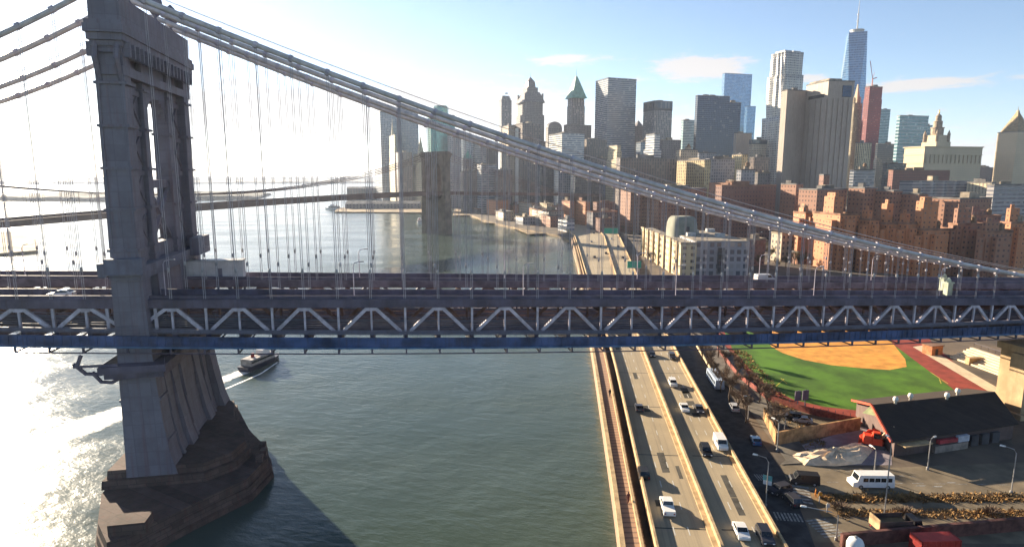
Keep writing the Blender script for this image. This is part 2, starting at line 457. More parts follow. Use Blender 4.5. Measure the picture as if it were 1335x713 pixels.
# promenade between road and water
PY = [y for y in YS if y <= 560]
SH = [12.8, 16, 24.6, 31, 38.0, 46, 53, 50, 30, -20, -80]
ES = [16.8, 19, 28.5, 34.2, 40.2, 48.2, 55.6, 53, 35, -12, -70]
SH = [v_*KS for v_ in SH]; ES = [v_*KS for v_ in ES]
m, g, bs = new_mat('ribbed_brick_paving')
tcn = g.N.new('ShaderNodeTexCoord'); p = g.sep(tcn.outputs['Object'])
rib = g.m('GREATER_THAN', g.m('FRACT', g.m('MULTIPLY', p[1], .7)), .68)
nn = g.noise(tcn.outputs['Object'], .8, 4, .6)
c = g.mix(nn, (.27, .16, .10, 1), (.40, .25, .165, 1))
g.L.new(g.mix(g.m('MULTIPLY', rib, .55), c, (.09, .06, .05, 1)), bs.inputs['Base Color']); bs.inputs['Roughness'].default_value = .9
structure('promenade', strip(SH, ES, -7, -.6, ys=PY, off0=0, off1=.4), m)
tag(strip(SH, SH, -.59, -.1, ys=PY, off0=-.1, off1=.7).build('sea_wall', M_wall), 'tan sea wall coping along the outer edge of the riverside promenade', 'wall')
tag(strip(ES, ES, -.59, .25, ys=PY, off0=-.45, off1=0).build('promenade_wall', M_wall), 'low tan wall between the brick promenade and the highway', 'wall')

# ------------------------------------------------------------------ streets inland, on the ground z = 2.5
def flat(name, pix, z, m): return sheet(name, [gp(x, y, z) for x, y in pix], z, m)
ZG = 2.5
sheet('street', [(34, 62), (41, 62), (53, 110), (60, 180), (78, 340), (64, 340), (47, 180)], ZG+.004, M_asph)
sheet('side_street', [(52, 106.5), (60, 105), (175, 104), (175, 119), (120, 118.5), (72, 114.6), (54, 116)], ZG+.008, M_asph2)
sheet('lower_street', [(48, 89.6), (175, 88), (175, 95.5), (50, 96.5)], ZG+.008, M_asph2)
M_soil = mat('dry_ground', (.26, .165, .075), .95, var=.35, scale=.25, col2=(.10, .07, .042))
sheet('verge', [(53, 97.0), (170, 96.2), (170, 104.4), (60, 104.4), (54.6, 105)], ZG+.012, M_soil)
sheet('path', [(56.5, 99.4), (70, 98.8), (170, 101.4), (170, 102.9), (74, 101.6), (57.5, 100.9)], ZG+.016, mat('path_gravel', (.17, .135, .09), .95, var=.2))
sheet('pavement', [(54, 116), (61.5, 117), (70, 180), (88, 330), (82, 330), (62.5, 180), (56, 118)], ZG+.12, mat('pavement_slab', (.16, .14, .115), .9, var=.25, scale=.3))
# ball field
M_turf = mat('artificial_turf', (.070, .165, .008), .9, var=.3, scale=.09)
M_clay = mat('clay', (.66, .29, .05), .95, var=.2, scale=.25)
M_track = mat('red_track', (.26, .045, .028), .9, var=.2, scale=.3)
F_ = lambda *a: [gp(x, y, ZG) for x, y in a]
track = F_((934, 452), (962, 492), (1000, 522), (1060, 540), (1120, 553), (1200, 545), (1300, 520), (1218, 450)) + [Vector((190, 300, 0)), Vector((90, 300, 0))]
sheet('running_track', track, ZG+.008, M_track)
fld = F_((955, 455), (975, 478), (1000, 503), (1035, 521), (1075, 530), (1120, 535), (1190, 528), (1252, 514), (1166, 450)) + [Vector((160, 280, 0)), Vector((92, 280, 0))]
sheet('sports_field', fld, ZG+.012, M_turf)
dirt = F_((1006, 452), (1020, 460), (1048, 469), (1085, 476), (1125, 480), (1160, 482), (1182, 478), (1180, 468), (1166, 450)) + [Vector((150, 262, 0)), Vector((100, 262, 0))]
sheet('infield', dirt, ZG+.016, M_clay)
b = MB()
for x0, y0, x1, y1 in ((1213, 485, 1236, 500), (1227, 500, 1224, 492), (1018, 493, 1026, 500), (1012, 503, 1022, 494)):
    p, q = gp(x0, y0, ZG), gp(x1, y1, ZG); n_ = Vector((-(q-p).y, (q-p).x, 0)).normalized()*.12
    b.face([(p+n_).to_tuple()[:2]+(ZG+.02,), (p-n_).to_tuple()[:2]+(ZG+.02,), (q-n_).to_tuple()[:2]+(ZG+.02,), (q+n_).to_tuple()[:2]+(ZG+.02,)])
structure('field_marking', b, mat('yellow_line', (.5, .4, .06), .8))
flat('walkway', [(1190, 452), (1204, 450), (1325, 519), (1316, 526)], ZG+.02, mat('pale_path', (.62, .50, .34), .9, var=.12))
flat('parking_lot', [(972, 520), (1000, 526), (1060, 545), (1118, 556), (1112, 566), (1016, 575), (1003, 548)], ZG+.02, M_asph2)
flat('yard', [(1020, 588), (1120, 556), (1160, 560), (1163, 606), (1080, 606)], ZG+.024, mat('yard_paving', (.30, .255, .27), .9, var=.2, scale=.2))
# tufts of dry grass and undergrowth on the verge
b = MB(); rg = random.Random(3)
def tuft(x, y, z, s):
    for k in range(5):
        a = rg.uniform(0, 6.28); r_ = rg.uniform(.1, .5)*s; hh = rg.uniform(.12, .45)*s
        p = Vector((x+math.cos(a)*r_, y+math.sin(a)*r_, z)); t = Vector((math.cos(a+1.5), math.sin(a+1.5), 0))*.16*s
        b.face([p-t, p+t, p+Vector((math.cos(a)*.25*s, math.sin(a)*.25*s, hh))])
for i in range(5200):
    x = rg.uniform(56, 150); y = rg.choice([rg.gauss(103.4, .7), rg.gauss(98.1, .8), rg.gauss(102.9, .5), rg.uniform(96.6, 104.2)])
    if 99.3 < y < 101.4: continue
    tuft(x, y, ZG, rg.uniform(.5, 1.2))
for i in range(700):
    y = rg.uniform(122, 200); x = 61.5+(y-117)*.135+rg.uniform(0, 5.5); tuft(x, y, ZG, rg.uniform(.5, 1.3))
o = b.build('dry_grass', mat('dry_grass', (.36, .20, .07), .95, var=.5, scale=.4, col2=(.12, .085, .045)), None, False, 'stuff')
b = MB()                                             # crosswalks at the junction
def zebra(p, q, n, wd):
    p, q = gp(*p, ZG), gp(*q, ZG); ax = (q-p); L_ = ax.length; ax.normalize(); nr = Vector((-ax.y, ax.x, 0))
    for k in range(n):
        c_ = p+ax*(L_*(k+.5)/n); a_ = ax*(L_/n*.27)
        b.face([Vector((v_.x, v_.y, ZG+.018)) for v_ in (c_-a_-nr*wd, c_+a_-nr*wd, c_+a_+nr*wd, c_-a_+nr*wd)])
zebra((1009, 672), (1046, 675), 8, 1.3); zebra((985, 622), (1000, 622), 5, 1.2); zebra((1090, 700), (1062, 676), 7, 1.9); zebra((1046, 656), (1040, 632), 6, 1.8)
for p, q in (((1078, 628), (1330, 632)), ((1075, 612), (1200, 622))):
    a_, c_ = gp(*p, ZG), gp(*q, ZG)
    for k in range(9):
        s_, e_ = a_.lerp(c_, k/9), a_.lerp(c_, k/9+.06); b.face([(s_.x, s_.y-.08, ZG+.018), (e_.x, e_.y-.08, ZG+.018), (e_.x, e_.y+.08, ZG+.018), (s_.x, s_.y+.08, ZG+.018)])
for x, y in ((1200, 633), (1222, 634), (1240, 629)):
    p = gp(x, y, ZG); b.face([(p.x-1.1, p.y-.15, ZG+.018), (p.x+.6, p.y-.15, ZG+.018), (p.x+1.2, p.y+.2, ZG+.018), (p.x-.4, p.y+.25, ZG+.018)])
structure('street_marking', b, mat('shade_dimmed_paint', (.30, .29, .27), .8, var=.4, scale=1.2))  # street paint colour darkened so crosswalks look faint, as in shade
# ------------------------------------------------------------------ the steel suspension bridge
TH = R(11.0)
BO = (-67.5, 107.0, 0)
br = thing('suspension_bridge', 'long blue-grey steel suspension bridge crossing the whole picture above the highway', 'bridge', BO, TH)
M_steel = mat('bridge_steel', (.15, .145, .185), .6, var=.15, scale=.35, streak=.3)
M_tower = seamed('tower_plate', (.165, .152, .185), 1.55, 2.6, .45, dark=.25)
M_steel_l = mat('bridge_steel_light', (.54, .48, .53), .55, var=.2, scale=.5, streak=.3)
M_cable = mat('cable_wrap', (.58, .52, .50), .5, var=.15, scale=.6)
M_navy = mat('bridge_fascia', (.115, .098, .135), .6, var=.25, scale=.25, streak=.35)
M_blue = mat('bridge_blue', (.05, .088, .20), .55, var=.4, scale=.25, streak=.45)
M_rust = mat('bridge_rust', (.24, .13, .10), .7, var=.35, scale=.3, streak=.3)
M_deck = mat('bridge_deck', (.20, .155, .17), .9, var=.3, scale=.3)
M_gran = seamed('granite_courses', (.10, .066, .058), 2.6, .95, .45, .9, .25, .7, .5, True)
PL = [0.0, 8.9, 21.6, 30.5]                         # the four cable planes
zt = lambda s: 36.97-.0375*s
zb = lambda s: 29.09-.064*s+.00014*s*s if s > 0 else 29.09-.064*s
def zc(s): return 91.2-.390*s+.00055*s*s if s >= 0 else 91.2+.62*s+.0040*s*s
APEX = [-92, -82, -71.5, -61, -50.5, -40, -29.5, -18.0, -7.6, 6.3, 17.6, 29.1, 41.3, 54.1, 67.3, 80.7, 94.2, 107.6, 120.8, 133.3, 145.5, 157.5, 168.8, 179.5, 189.7, 200, 210, 220, 230]
NODE = []
for a_, c_ in zip(APEX, APEX[1:]): NODE += [a_, (a_+c_)/2]
NODE.append(APEX[-1])
# tower: four legs, cross panels, portal, cornice, finials
tw = MB()
tower = bpy.data.objects.new('tower', None); COL.objects.link(tower); tower.parent = br
for i, w_ in enumerate(PL):
    a = 2.0 if i in (0, 3) else 1.35; c = 1.5 if i in (0, 3) else 1.0
    b = MB()
    rect = lambda l, r_, e: [(-l, w_-e), (r_, w_-e), (r_, w_+e), (-l, w_+e)]
    fl = 1 if i == 0 else 1.35
    prof = [(0.5, a+1.3, a+5.6*fl, c+1.0), (3, a+1.1, a+4.4*fl, c+.85), (6, a+1.0, a+3.5*fl, c+.7), (10, a+.9, a+2.6*fl, c+.6), (16, a+.8, a+1.8*fl, c+.5), (24, a+.7, a+1.25, c+.4), (29, a+.6, a+1.0, c+.3), (41, a+.45, a+.5, c+.25), (46, a+.2, a+.25, c+.1), (84, a-.1, a-.1, c)]
    for (z0, l0, r0, e0), (z1, l1, r1, e1) in zip(prof, prof[1:]): b.loft(rect(l0, r0, e0), z0, rect(l1, r1, e1), z1)
    # corner flanges and riveted bands
    for z in (12, 20, 45.2, 47, 54, 61, 68, 75):
        l, r_ = (a+.5, a+.5) if z > 40 else (a+1.0, a+2.6 if z < 15 else a+1.9)
        b.prism(rect(l, r_, c+.42), z, z+.45)
    for sx in (-1, 1):
        x0 = sx*(a+.16); b.prism([(min(x0, x0-.5*sx), w_-c-.3), (max(x0, x0-.5*sx), w_-c-.3), (max(x0, x0-.5*sx), w_-c+.2), (min(x0, x0-.5*sx), w_-c+.2)], 47.6, 83.9)
    b.build('leg', M_tower, tower)
def wbox(b, s0, s1, w0, w1, z0, z1): b.box(s0, s1, w0, w1, z0, z1)
for k, (wa, wb_) in enumerate(((1.45, 7.95), (22.55, 29.05))):
    b = MB(); wbox(b, -.45, .45, wa, wb_, 28, 83)                    # recessed web between paired legs
    for z in (46, 53, 60, 67, 74): wbox(b, -.9, .9, wa, wb_, z, z+.9)
    for z in range(47, 74, 7):
        for sx in (-.62, .62): b.beam((sx, wa, z+.9), (sx, wb_, z+7), .3, .5, (1, 0, 0)); b.beam((sx, wb_, z+.9), (sx, wa, z+7), .3, .5, (1, 0, 0))
    b.build('cross_panel', M_tower, tower)
low_ = [(0.5, 2.4, 7.6), (3, 2.3, 6.2), (6, 2.2, 5.1), (10, 2.1, 4.0), (16, 2.0, 3.1), (24, 1.9, 2.4), (28, 1.8, 2.1)]
for wa, wb_ in ((.9, 8.2), (9.6, 20.9), (22.3, 29.6)):              # plated walls that join the legs below the deck
    b = MB()
    for (z0, l0, r0), (z1, l1, r1) in zip(low_, low_[1:]):
        b.loft([(-l0, wa), (r0, wa), (r0, wb_), (-l0, wb_)], z0, [(-l1, wa), (r1, wa), (r1, wb_), (-l1, wb_)], z1)
        b.loft([(-l0, wa+2.2), (r0+.7, wa+2.2), (r0+.7, wa+3.1), (-l0, wa+3.1)], z0, [(-l1, wa+2.2), (r1+.5, wa+2.2), (r1+.5, wa+3.1), (-l1, wa+3.1)], z1)
    b.build('cross_panel', M_tower, tower)
b = MB()                                                             # centre portal
wbox(b, -1.0, 1.0, 9.95, 20.55, 74.5, 84); b.build('portal', M_steel, tower); b = MB(); wbox(b, -.9, .9, 9.95, 20.55, 44.5, 47.2); b.build('cross_girder', M_tower, tower); b = MB(); wbox(b, -.7, .7, 9.95, 20.55, 57.6, 59.2); b.build('cross_girder', M_tower, tower)
for sg, wc in ((1, 9.95), (-1, 20.55)):                             # arch haunches, stepped finely
    b = MB()
    for k in range(8):
        x = 5.1*(1-math.sqrt(1-((k+.5)/8)**2)) + .15; z = 69.6+k*.61
        wbox(b, -.95, .95, min(wc, wc+sg*x), max(wc, wc+sg*x), z, z+.61)
    b.build('haunch', M_tower, tower)
for sx in (-.5, .5):
    for w0, w1 in ((10.0, 20.5), (20.5, 10.0)): b = MB(); b.beam((sx, w0, 47.2), (sx, w1, 57.6), .45, .7, (1, 0, 0)); b.build('brace', M_tower, tower)
b = MB()                                                             # cornice, stepped outwards
for z0, z1, e in ((76.5, 78.0, .5), (80, 81, .6), (81, 81.8, 1.1), (81.8, 82.9, 1.7), (82.9, 84.2, 2.3), (84.2, 84.9, 1.9), (84.9, 89.0, .9)):
    wbox(b, -1.9-e*.42, 1.9+e*.5, -1.6-e*.8, 32.1+e*.8, z0, z1)
for wv in [x*1.9-1.5 for x in range(18)]:
    for sx in (-1, 1): wbox(b, min(sx*2.2, sx*3.3), max(sx*2.2, sx*3.3), wv, wv+.5, 79.4, 81.7)
for sx in (-1.6, 1.6):
    for wv in (-2.2, 32.7): b.tube([(sx, wv, 81.5), (sx, wv*1.0+(-.6 if wv < 0 else .6), 79), (sx, wv+(1.2 if wv < 0 else -1.2), 74.5)], .45, 6)
b.build('cornice', M_tower, tower)
b = MB()
wbox(b, -2.9, 2.9, -2.4, 32.9, 43.0, 44.4); wbox(b, -2.5, 2.5, -2, 32.5, 42.0, 43)
for wv, dw in ((-2.4, -1.6), (32.9, 1.6)):
    wbox(b, -2.4, 3.6, min(wv, wv+dw), max(wv, wv+dw), 43.2, 46.0)
wbox(b, 2.9, 4.6, 24, 32.5, 43, 46.8); wbox(b, -4.3, -2.9, -2, 4, 42.6, 45)
b.build('balcony', M_steel, tower)
for w_ in PL:
    b = MB(); b.lathe((0, w_), [(1.0, 89.0), (1.1, 89.5), (.55, 90), (.5, 91.3), (.9, 91.6), (1.25, 92.4), (1.4, 93.4), (1.2, 94.3), (.7, 95), (.15, 95.6)], 12)
    b.build('finial', M_steel, tower, True)
b = MB(); wbox(b, -5.0, 5.8, -4.2, 33.5, 26.0, 27.2); wbox(b, -4.4, 5.2, -3.4, 33.5, 24.8, 26)   # platform under the deck
for wv in range(-4, 34, 3): b.tube([(5.7, wv, 27.2), (5.7, wv, 28.4)], .06, 4)
b.tube([(5.7, -4, 28.4), (5.7, 33.5, 28.4)], .06, 4)
b.build('platform', M_navy, tower)
b = MB()                                                             # maintenance booms on the river side
for w_, z, l in ((-3.2, 27.0, 9), (-2.6, 25.2, 6.5)):
    b.tube([(-2, w_, z-.3), (-l*.55, w_, z-1.2), (-l*.8, w_, z-1.0), (-l, w_, z+.9)], .34, 5)
b.beam((-9, -3.4, 27.4), (-2, -3.4, 27.4), .3, .4); b.beam((-8.4, -3.4, 27.4), (-7.6, -3.4, 29.4), .5, .5)
b.build('boom', M_navy, tower)
for o in tower.children:                                             # the shaft draws in towards its top
    for v in o.data.vertices:
        if v.co.z > 46: v.co.x += .02*(v.co.z-46)
# masonry pier with a long cutwater
b = MB()
base = [(-7, -5), (-3, -16), (1, -22.5), (4, -21), (11, -12.5), (18.8, -4), (21, 5), (19.5, 11), (14, 21), (8.5, 35), (-7, 35)]
off = lambda f: [(2+(x-2)*f, y*f+(1-f)*6) for x, y in base]
for f0, f1, z0, z1 in ((1.0, .985, -3, 1.2), (.97, .96, 1.2, 2.6), (.945, .935, 2.6, 4.2)): b.loft(off(f0), z0, off(f1), z1)
up = lambda f, e: [(3+(x-3)*f, 12+(y-12)*e) for x, y in [(-7, -3), (10.5, -3), (15, 1), (16.5, 7), (14.5, 14), (10.5, 22), (8, 33), (-7, 33)]]
b.loft(up(1, 1), 4.2, up(.985, .985), 5.8); b.loft(up(.93, .94), 5.8, up(.915, .925), 7.3)
for s_, w_ in ((19.2, 3), (19.4, 6), (18.6, 9)): b.box(s_-1.2, s_, w_, w_+1.6, 4.1, 5.4)
b.box(.6, 6, -19, -15.6, 4.1, 6.0)
pier = b.build('pier', M_gran, br)
# cables
for i, w_ in enumerate(PL):
    b = MB(); b.tube([(s_, w_, zc(s_)-.1) for s_ in range(-92, 1, 4)] + [(s_, w_, zc(s_)) for s_ in range(1, 204, 4)], .47, 8)
    c_ = b.build('main_cable', M_cable, br, True)
    for sg in (-.5, .5):
        b = MB(); b.tube([(s_, w_+sg, zc(s_)+1.5) for s_ in range(-92, -3, 8)], .045, 3); b.build('hand_line', M_cable, c_)
        b = MB(); b.tube([(s_, w_+sg, zc(s_)+1.5) for s_ in range(4, 204, 6)], .045, 3); b.build('hand_line', M_cable, c_)
    for s_ in NODE:
        if 5 < abs(s_) < 200 and s_ > -40:
            b = MB(); b.tube([(s_-.3, w_, zc(s_-.3)), (s_+.3, w_, zc(s_+.3))], .62, 8); b.build('cable_band', M_steel_l, c_)
# suspenders; those the picture shows largest are parts, the others one mass
M_rope = mat('wire_rope', (.40, .375, .39), .6, var=.15)
M_sock = mat('socket', (.40, .38, .38), .5)
mass = MB(); left = []
cnt = 0
for i, w_ in enumerate(PL):
    for s_ in NODE:
        if abs(s_) < 4 or s_ > 189: continue
        top = zc(s_); bot = zt(s_)+1.0
        if top < bot+1.5: continue
        vis = s_ > (-17, -22, -30, -36)[i]
        big = vis and not (i > 0 and s_ > 136)
        b = mass if not (big and cnt < 100) else MB()
        for dx in (-.16, .16): b.tube([(s_+dx, w_, bot), (s_+dx, w_, top)], .055, 4)
        if b is not mass:
            cnt += 1
            o = b.build('suspender', M_rope, br)
            k = MB(); zz = min(zt(s_)+6.6, top-.8); k.lathe((s_, w_), [(.08, zz-.45), (.22, zz-.35), (.27, zz), (.22, zz+.35), (.08, zz+.45)], 6)
            k.build('socket', M_sock, o)
        else:
            zz = min(zt(s_)+6.6, top-.8)
            if vis: mass.lathe((s_, w_), [(.08, zz-.4), (.25, zz-.2), (.25, zz+.2), (.08, zz+.4)], 6)
mass.build('suspender', M_rope, br, kind='stuff')
# stiffening trusses
def run(b, w0, w1, f0, f1, s0=-94, s1=234, st=6):
    """a long box that follows the grade, from height f0(s) to f1(s)"""
    ss = [s0+(s1-s0)*k/round((s1-s0)/st) for k in range(round((s1-s0)/st)+1)]
    for a_, c_ in zip(ss, ss[1:]):
        A = [(a_, w0, f0(a_)), (a_, w1, f0(a_)), (a_, w1, f1(a_)), (a_, w0, f1(a_))]; B = [(c_, w0, f0(c_)), (c_, w1, f0(c_)), (c_, w1, f1(c_)), (c_, w0, f1(c_))]
        for k in range(4):
            j = (k+1) % 4; b.face([A[j], A[k], B[k], B[j]])
    b.face(A and [(s0, w0, f0(s0)), (s0, w0, f1(s0)), (s0, w1, f1(s0)), (s0, w1, f0(s0))]); b.face(B)
    return b
for i, w_ in enumerate(PL):
    tr = run(MB(), w_-.42, w_+.42, lambda s: zt(s)-.25, lambda s: zt(s)+1.35).build('truss', M_navy if i in (0, 3) else M_deck, br)
    run(MB(), w_-.4, w_+.4, lambda s: zb(s)+3.2, lambda s: zb(s)+3.9).build('bottom_chord', M_steel, tr)
    ml = M_steel_l if i == 0 else M_rust if i in (1, 2) else M_steel
    def member(nm, p, q, wd, ht):
        b = MB(); b.beam(p, q, wd, ht, (0, 1, 0)); b.build(nm, ml, tr)
    for j in range(len(APEX)-1):
        a_, c_ = APEX[j], APEX[j+1]; md = (a_+c_)/2
        if a_ < 0 < c_:
            for s_ in (-4.2, 3.6): member('post', (s_, w_, zb(s_)+3.7), (s_, w_, zt(s_)), .5, .4)
        member('diagonal', (a_+.35, w_-.02, zt(a_)), (a_+(md-a_)*.86, w_, zb(md)+3.8), .62, .5)
        member('diagonal', (c_-.35, w_-.02, zt(c_)), (c_-(c_-md)*.86, w_, zb(md)+3.8), .62, .5)
        member('post', (a_, w_+.03, zb(a_)+3.7), (a_, w_+.03, zt(a_)), .36, .4); member('post', (md, w_+.03, zb(md)+3.7), (md, w_+.03, zt(md)), .42, .4)
        b = MB(); b.box(a_-.7, a_+.7, w_-.33, w_+.33, zt(a_)-.9, zt(a_)-.24); b.build('gusset', ml, tr)
    r_ = MB()                                                      # thin railings low in the truss
    for h_ in (4.3, 4.7, 5.1, 5.5, 5.9, 6.3): run(r_, w_+.45, w_+.55, lambda s: zb(s)+h_, lambda s: zb(s)+h_+.13)
    r_.build('railing', M_steel, tr)
# roadways and lower deck
for a_, c_ in ((.45, 8.45), (22.05, 30.05)):
    rd = run(MB(), a_, c_, lambda s: zt(s)-.2, lambda s: zt(s)+.55).build('upper_roadway', M_deck, br)
    for w_, hh in ((a_+.0, 1.9), (c_-.2, 1.7)):
        run(MB(), w_, w_+.2, lambda s: zt(s)+.56, lambda s: zt(s)+hh).build('parapet', M_navy, rd)
    q = MB()
    for wv in (a_+2.7, a_+5.3):
        for s_ in range(-90, 230, 9): q.face([(s_, wv, zt(s_)+.56), (s_+3, wv, zt(s_+3)+.56), (s_+3, wv+.15, zt(s_+3)+.56), (s_, wv+.15, zt(s_)+.56)])
    q.build('lane_marking', M_paint, rd)
    for s_ in NODE:
        if s_ > -48: q = MB(); q.box(s_-.25, s_+.25, a_+.1, c_-.1, zt(s_)-1.5, zt(s_)-.25); q.build('floor_beam', M_rust, rd)
ld = run(MB(), .5, 30, lambda s: zb(s)+3.0, lambda s: zb(s)+3.6).build('lower_deck', M_deck, br)
for wv in (9.9, 11.4, 13.9, 15.4, 17.7, 19.2):
    run(MB(), wv, wv+.16, lambda s: zb(s)+3.6, lambda s: zb(s)+3.85).build('rail', M_rust, ld)
for s_ in NODE:
    if s_ > -48: q = MB(); q.box(s_-.4, s_+.4, .6, 29.9, zb(s_)+.9, zb(s_)+3.0); q.build('floor_beam', M_navy, ld)
# blue walkway hung on the near side
wk = run(MB(), -2.2, -.45, lambda s: zb(s)+.9, lambda s: zb(s)+2.0).build('walkway', M_blue, br)
run(MB(), -2.45, -2.2, lambda s: zb(s)+1.15, lambda s: zb(s)+3.1).build('fascia', M_blue, wk)
run(MB(), -2.75, -2.45, lambda s: zb(s)+.95, lambda s: zb(s)+1.25).build('flange', mat('flange_blue', (.07, .15, .27), .5), wk)
q = MB()
for s_ in [x*1.35-93 for x in range(240)]: q.beam((s_, -2.5, zb(s_)+1.3), (s_, -2.5, zb(s_)+3.1), .12, .12)
q.build('stiffener', M_blue, wk)
q = MB()
for s_ in [x*2.7-93 for x in range(121)]: q.tube([(s_, -2.35, zb(s_)+3.1), (s_, -2.35, zb(s_)+4.6)], .04, 4)
for h_ in (3.6, 4.1, 4.6): q.tube([(s_, -2.35, zb(s_)+h_) for s_ in range(-94, 235, 8)], .04, 4)
q.build('fence', M_steel, wk)
q = MB(); q.tube([(s_, -2.3, zb(s_)-.05) for s_ in range(-94, 235, 8)], .13, 5)
for s_ in NODE: q.beam((s_, -2.3, zb(s_)-.1), (s_, -2.3, zb(s_)+1), .35, .3); q.beam((s_, -2.3, zb(s_)+.0), (s_, 28.5, zb(s_)+.0), .22, .22)
q.build('service_pipe', M_navy, wk)
# lamp posts on the upper roadway
for w_ in (4.4, 26.0):
    for s_ in range(-30, 192, 34):
        q = MB(); z = zt(s_)+.55; q.tube([(s_, w_, z), (s_, w_, z+6.5), (s_+.3, w_, z+7.1), (s_+1.4, w_, z+7.3)], .09, 5); lp = q.build('lamp_post', M_steel_l, br)
        q = MB(); q.box(s_+1.2, s_+2.1, w_-.18, w_+.18, z+7.2, z+7.4); q.build('lamp_head', M_sock, lp)
# anchorage at the land end
b = MB(); M_anch = mat('anchorage_stone', (.48, .33, .19), .9, var=.2, scale=.2, bump=.3, streak=.25)
b.box(252, 300, -3.5, 34, 2.0, 18.0); b.box(193, 252, -3.5, 3.5, 2.0, 18.0); b.box(192.4, 300, -4.6, 4.2, 18.0, 19.6); b.box(250, 300, 4.2, 35, 18.0, 19.6)
b.box(191.6, 193, -4.2, -.2, 2.0, 17.9)
for s_ in range(196, 296, 9): b.box(s_, s_+3.4, -5.0, -3.5, 2.0, 17.9)
b.box(190.6, 194.4, -5.2, -.1, 2.0, 3.8)
b.build('anchorage', M_anch, br)
for s_, w_ in ((178, 6), (184, 13)):
    b = MB(); z = zt(s_)+.5; b.box(s_-.7, s_+.7, w_-.6, w_+.6, z, z+3.4); b.box(s_-.9, s_+.9, w_-.8, w_+.8, z+3.4, z+3.7); b.lathe((s_, w_), [(.5, z+3.7), (.5, z+4.2), (.1, z+4.7)], 8)
    b.build('signal_hut', mat('pale_green_paint', (.42, .46, .34), .7), br)
# ------------------------------------------------------------------ the stone bridge downstream
M_stone = mat('stone_tower', (.21, .16, .125), .9, var=.25, scale=.12, streak=.3)
M_stone_d = mat('stone_deck', (.17, .105, .085), .85, var=.25, scale=.05)
BT = Vector((-78.5, 640, 0)); bdir = Vector((.56, .83)).normalized(); bang = math.atan2(bdir.y, bdir.x)
bb = thing('stone_bridge', 'brown stone-towered suspension bridge farther down the river', 'bridge', BT, bang)
def bz(s): return 40.5-.00006*s*s if s < 0 else 40.5-.028*s-.00001*s*s
b = MB(); TW = 15.5; TH_ = 4.6
for y0, y1 in ((-TW, -10.6), (-2.7, 2.7), (10.6, TW)):
    b.loft([(-TH_-1, y0-.5), (TH_+1, y0-.5), (TH_+1, y1+.5), (-TH_-1, y1+.5)], -2, [(-TH_-.5, y0-.2), (TH_+.5, y0-.2), (TH_+.5, y1+.2), (-TH_-.5, y1+.2)], 37)
    b.box(-TH_, TH_, y0, y1, 37, 78)
    for x in (-TH_-.9, TH_+.1): b.box(x, x+.8, (y0+y1)/2-1.3, (y0+y1)/2+1.3, 37, 78)
b.box(-TH_-.2, TH_+.2, -10.5, -2.8, -2, 36.5); b.box(-TH_-.2, TH_+.2, 2.8, 10.5, -2, 36.5)
for yc in (-6.65, 6.65):                             # pointed arches
    for k in range(8):
        o_ = 3.9*(1-(1-((k+1)/8.0)**1.6)**.75) if k else .2
        o_ = min(3.85, o_)
        z = 63+k*1.25; b.box(-TH_+.05, TH_-.05, yc-3.96, yc-3.96+o_, z, z+1.24); b.box(-TH_+.05, TH_-.05, yc+3.96-o_, yc+3.96, z, z+1.24)
    b.box(-TH_+.05, TH_-.05, yc-3.96, yc+3.96, 73, 77.9)
b.box(-TH_-.9, TH_+.9, -TW-.9, TW+.9, 78, 80.2); b.box(-TH_-1.6, TH_+1.6, -TW-1.6, TW+1.6, 80.2, 82.4); b.box(-TH_-.6, TH_+.6, -TW-.5, TW+.5, 82.4, 84)
b.build('tower', M_stone, bb)
b = MB(); S_ = list(range(-560, 571, 15))
for a_, c_ in zip(S_, S_[1:]):
    for y0, y1, z0, z1 in ((-13, 13, 0, 2.0), (-13.4, -13, -.2, 3.4), (13, 13.4, -.2, 3.4)):
        A = [(a_, y0, bz(a_)+z0), (a_, y1, bz(a_)+z0), (a_, y1, bz(a_)+z1), (a_, y0, bz(a_)+z1)]; B = [(c_, y0, bz(c_)+z0), (c_, y1, bz(c_)+z0), (c_, y1, bz(c_)+z1), (c_, y0, bz(c_)+z1)]
        for k in range(4): b.face([A[(k+1) % 4], A[k], B[k], B[(k+1) % 4]])
b.build('deck', M_stone_d, bb)
def bcab(s): return 47+(83-47)*((s+250)/250)**2 if s < 0 else max(bz(s)+3, 83-.19*s)
for y in (-12, -3.5, 3.5, 12):
    b = MB(); b.tube([(s, y, bcab(s)) for s in range(-540, 280, 12)], .32, 5); c_ = b.build('main_cable', M_stone_d, bb)
b = MB()
for y in (-12, 12):
    for s in range(-500, 230, 9):
        if bcab(s) > bz(s)+4.5: b.tube([(s, y, bz(s)+2), (s, y, bcab(s))], .07, 3)
b.build('suspender', M_stone_d, bb, kind='stuff')
for s in (300, 345, 390, 435, 480, 525):
    b = MB(); b.box(s-5, s+5, -13, 13, 2.4, bz(s)-.1); b.build('approach_pier', M_stone_d, bb)

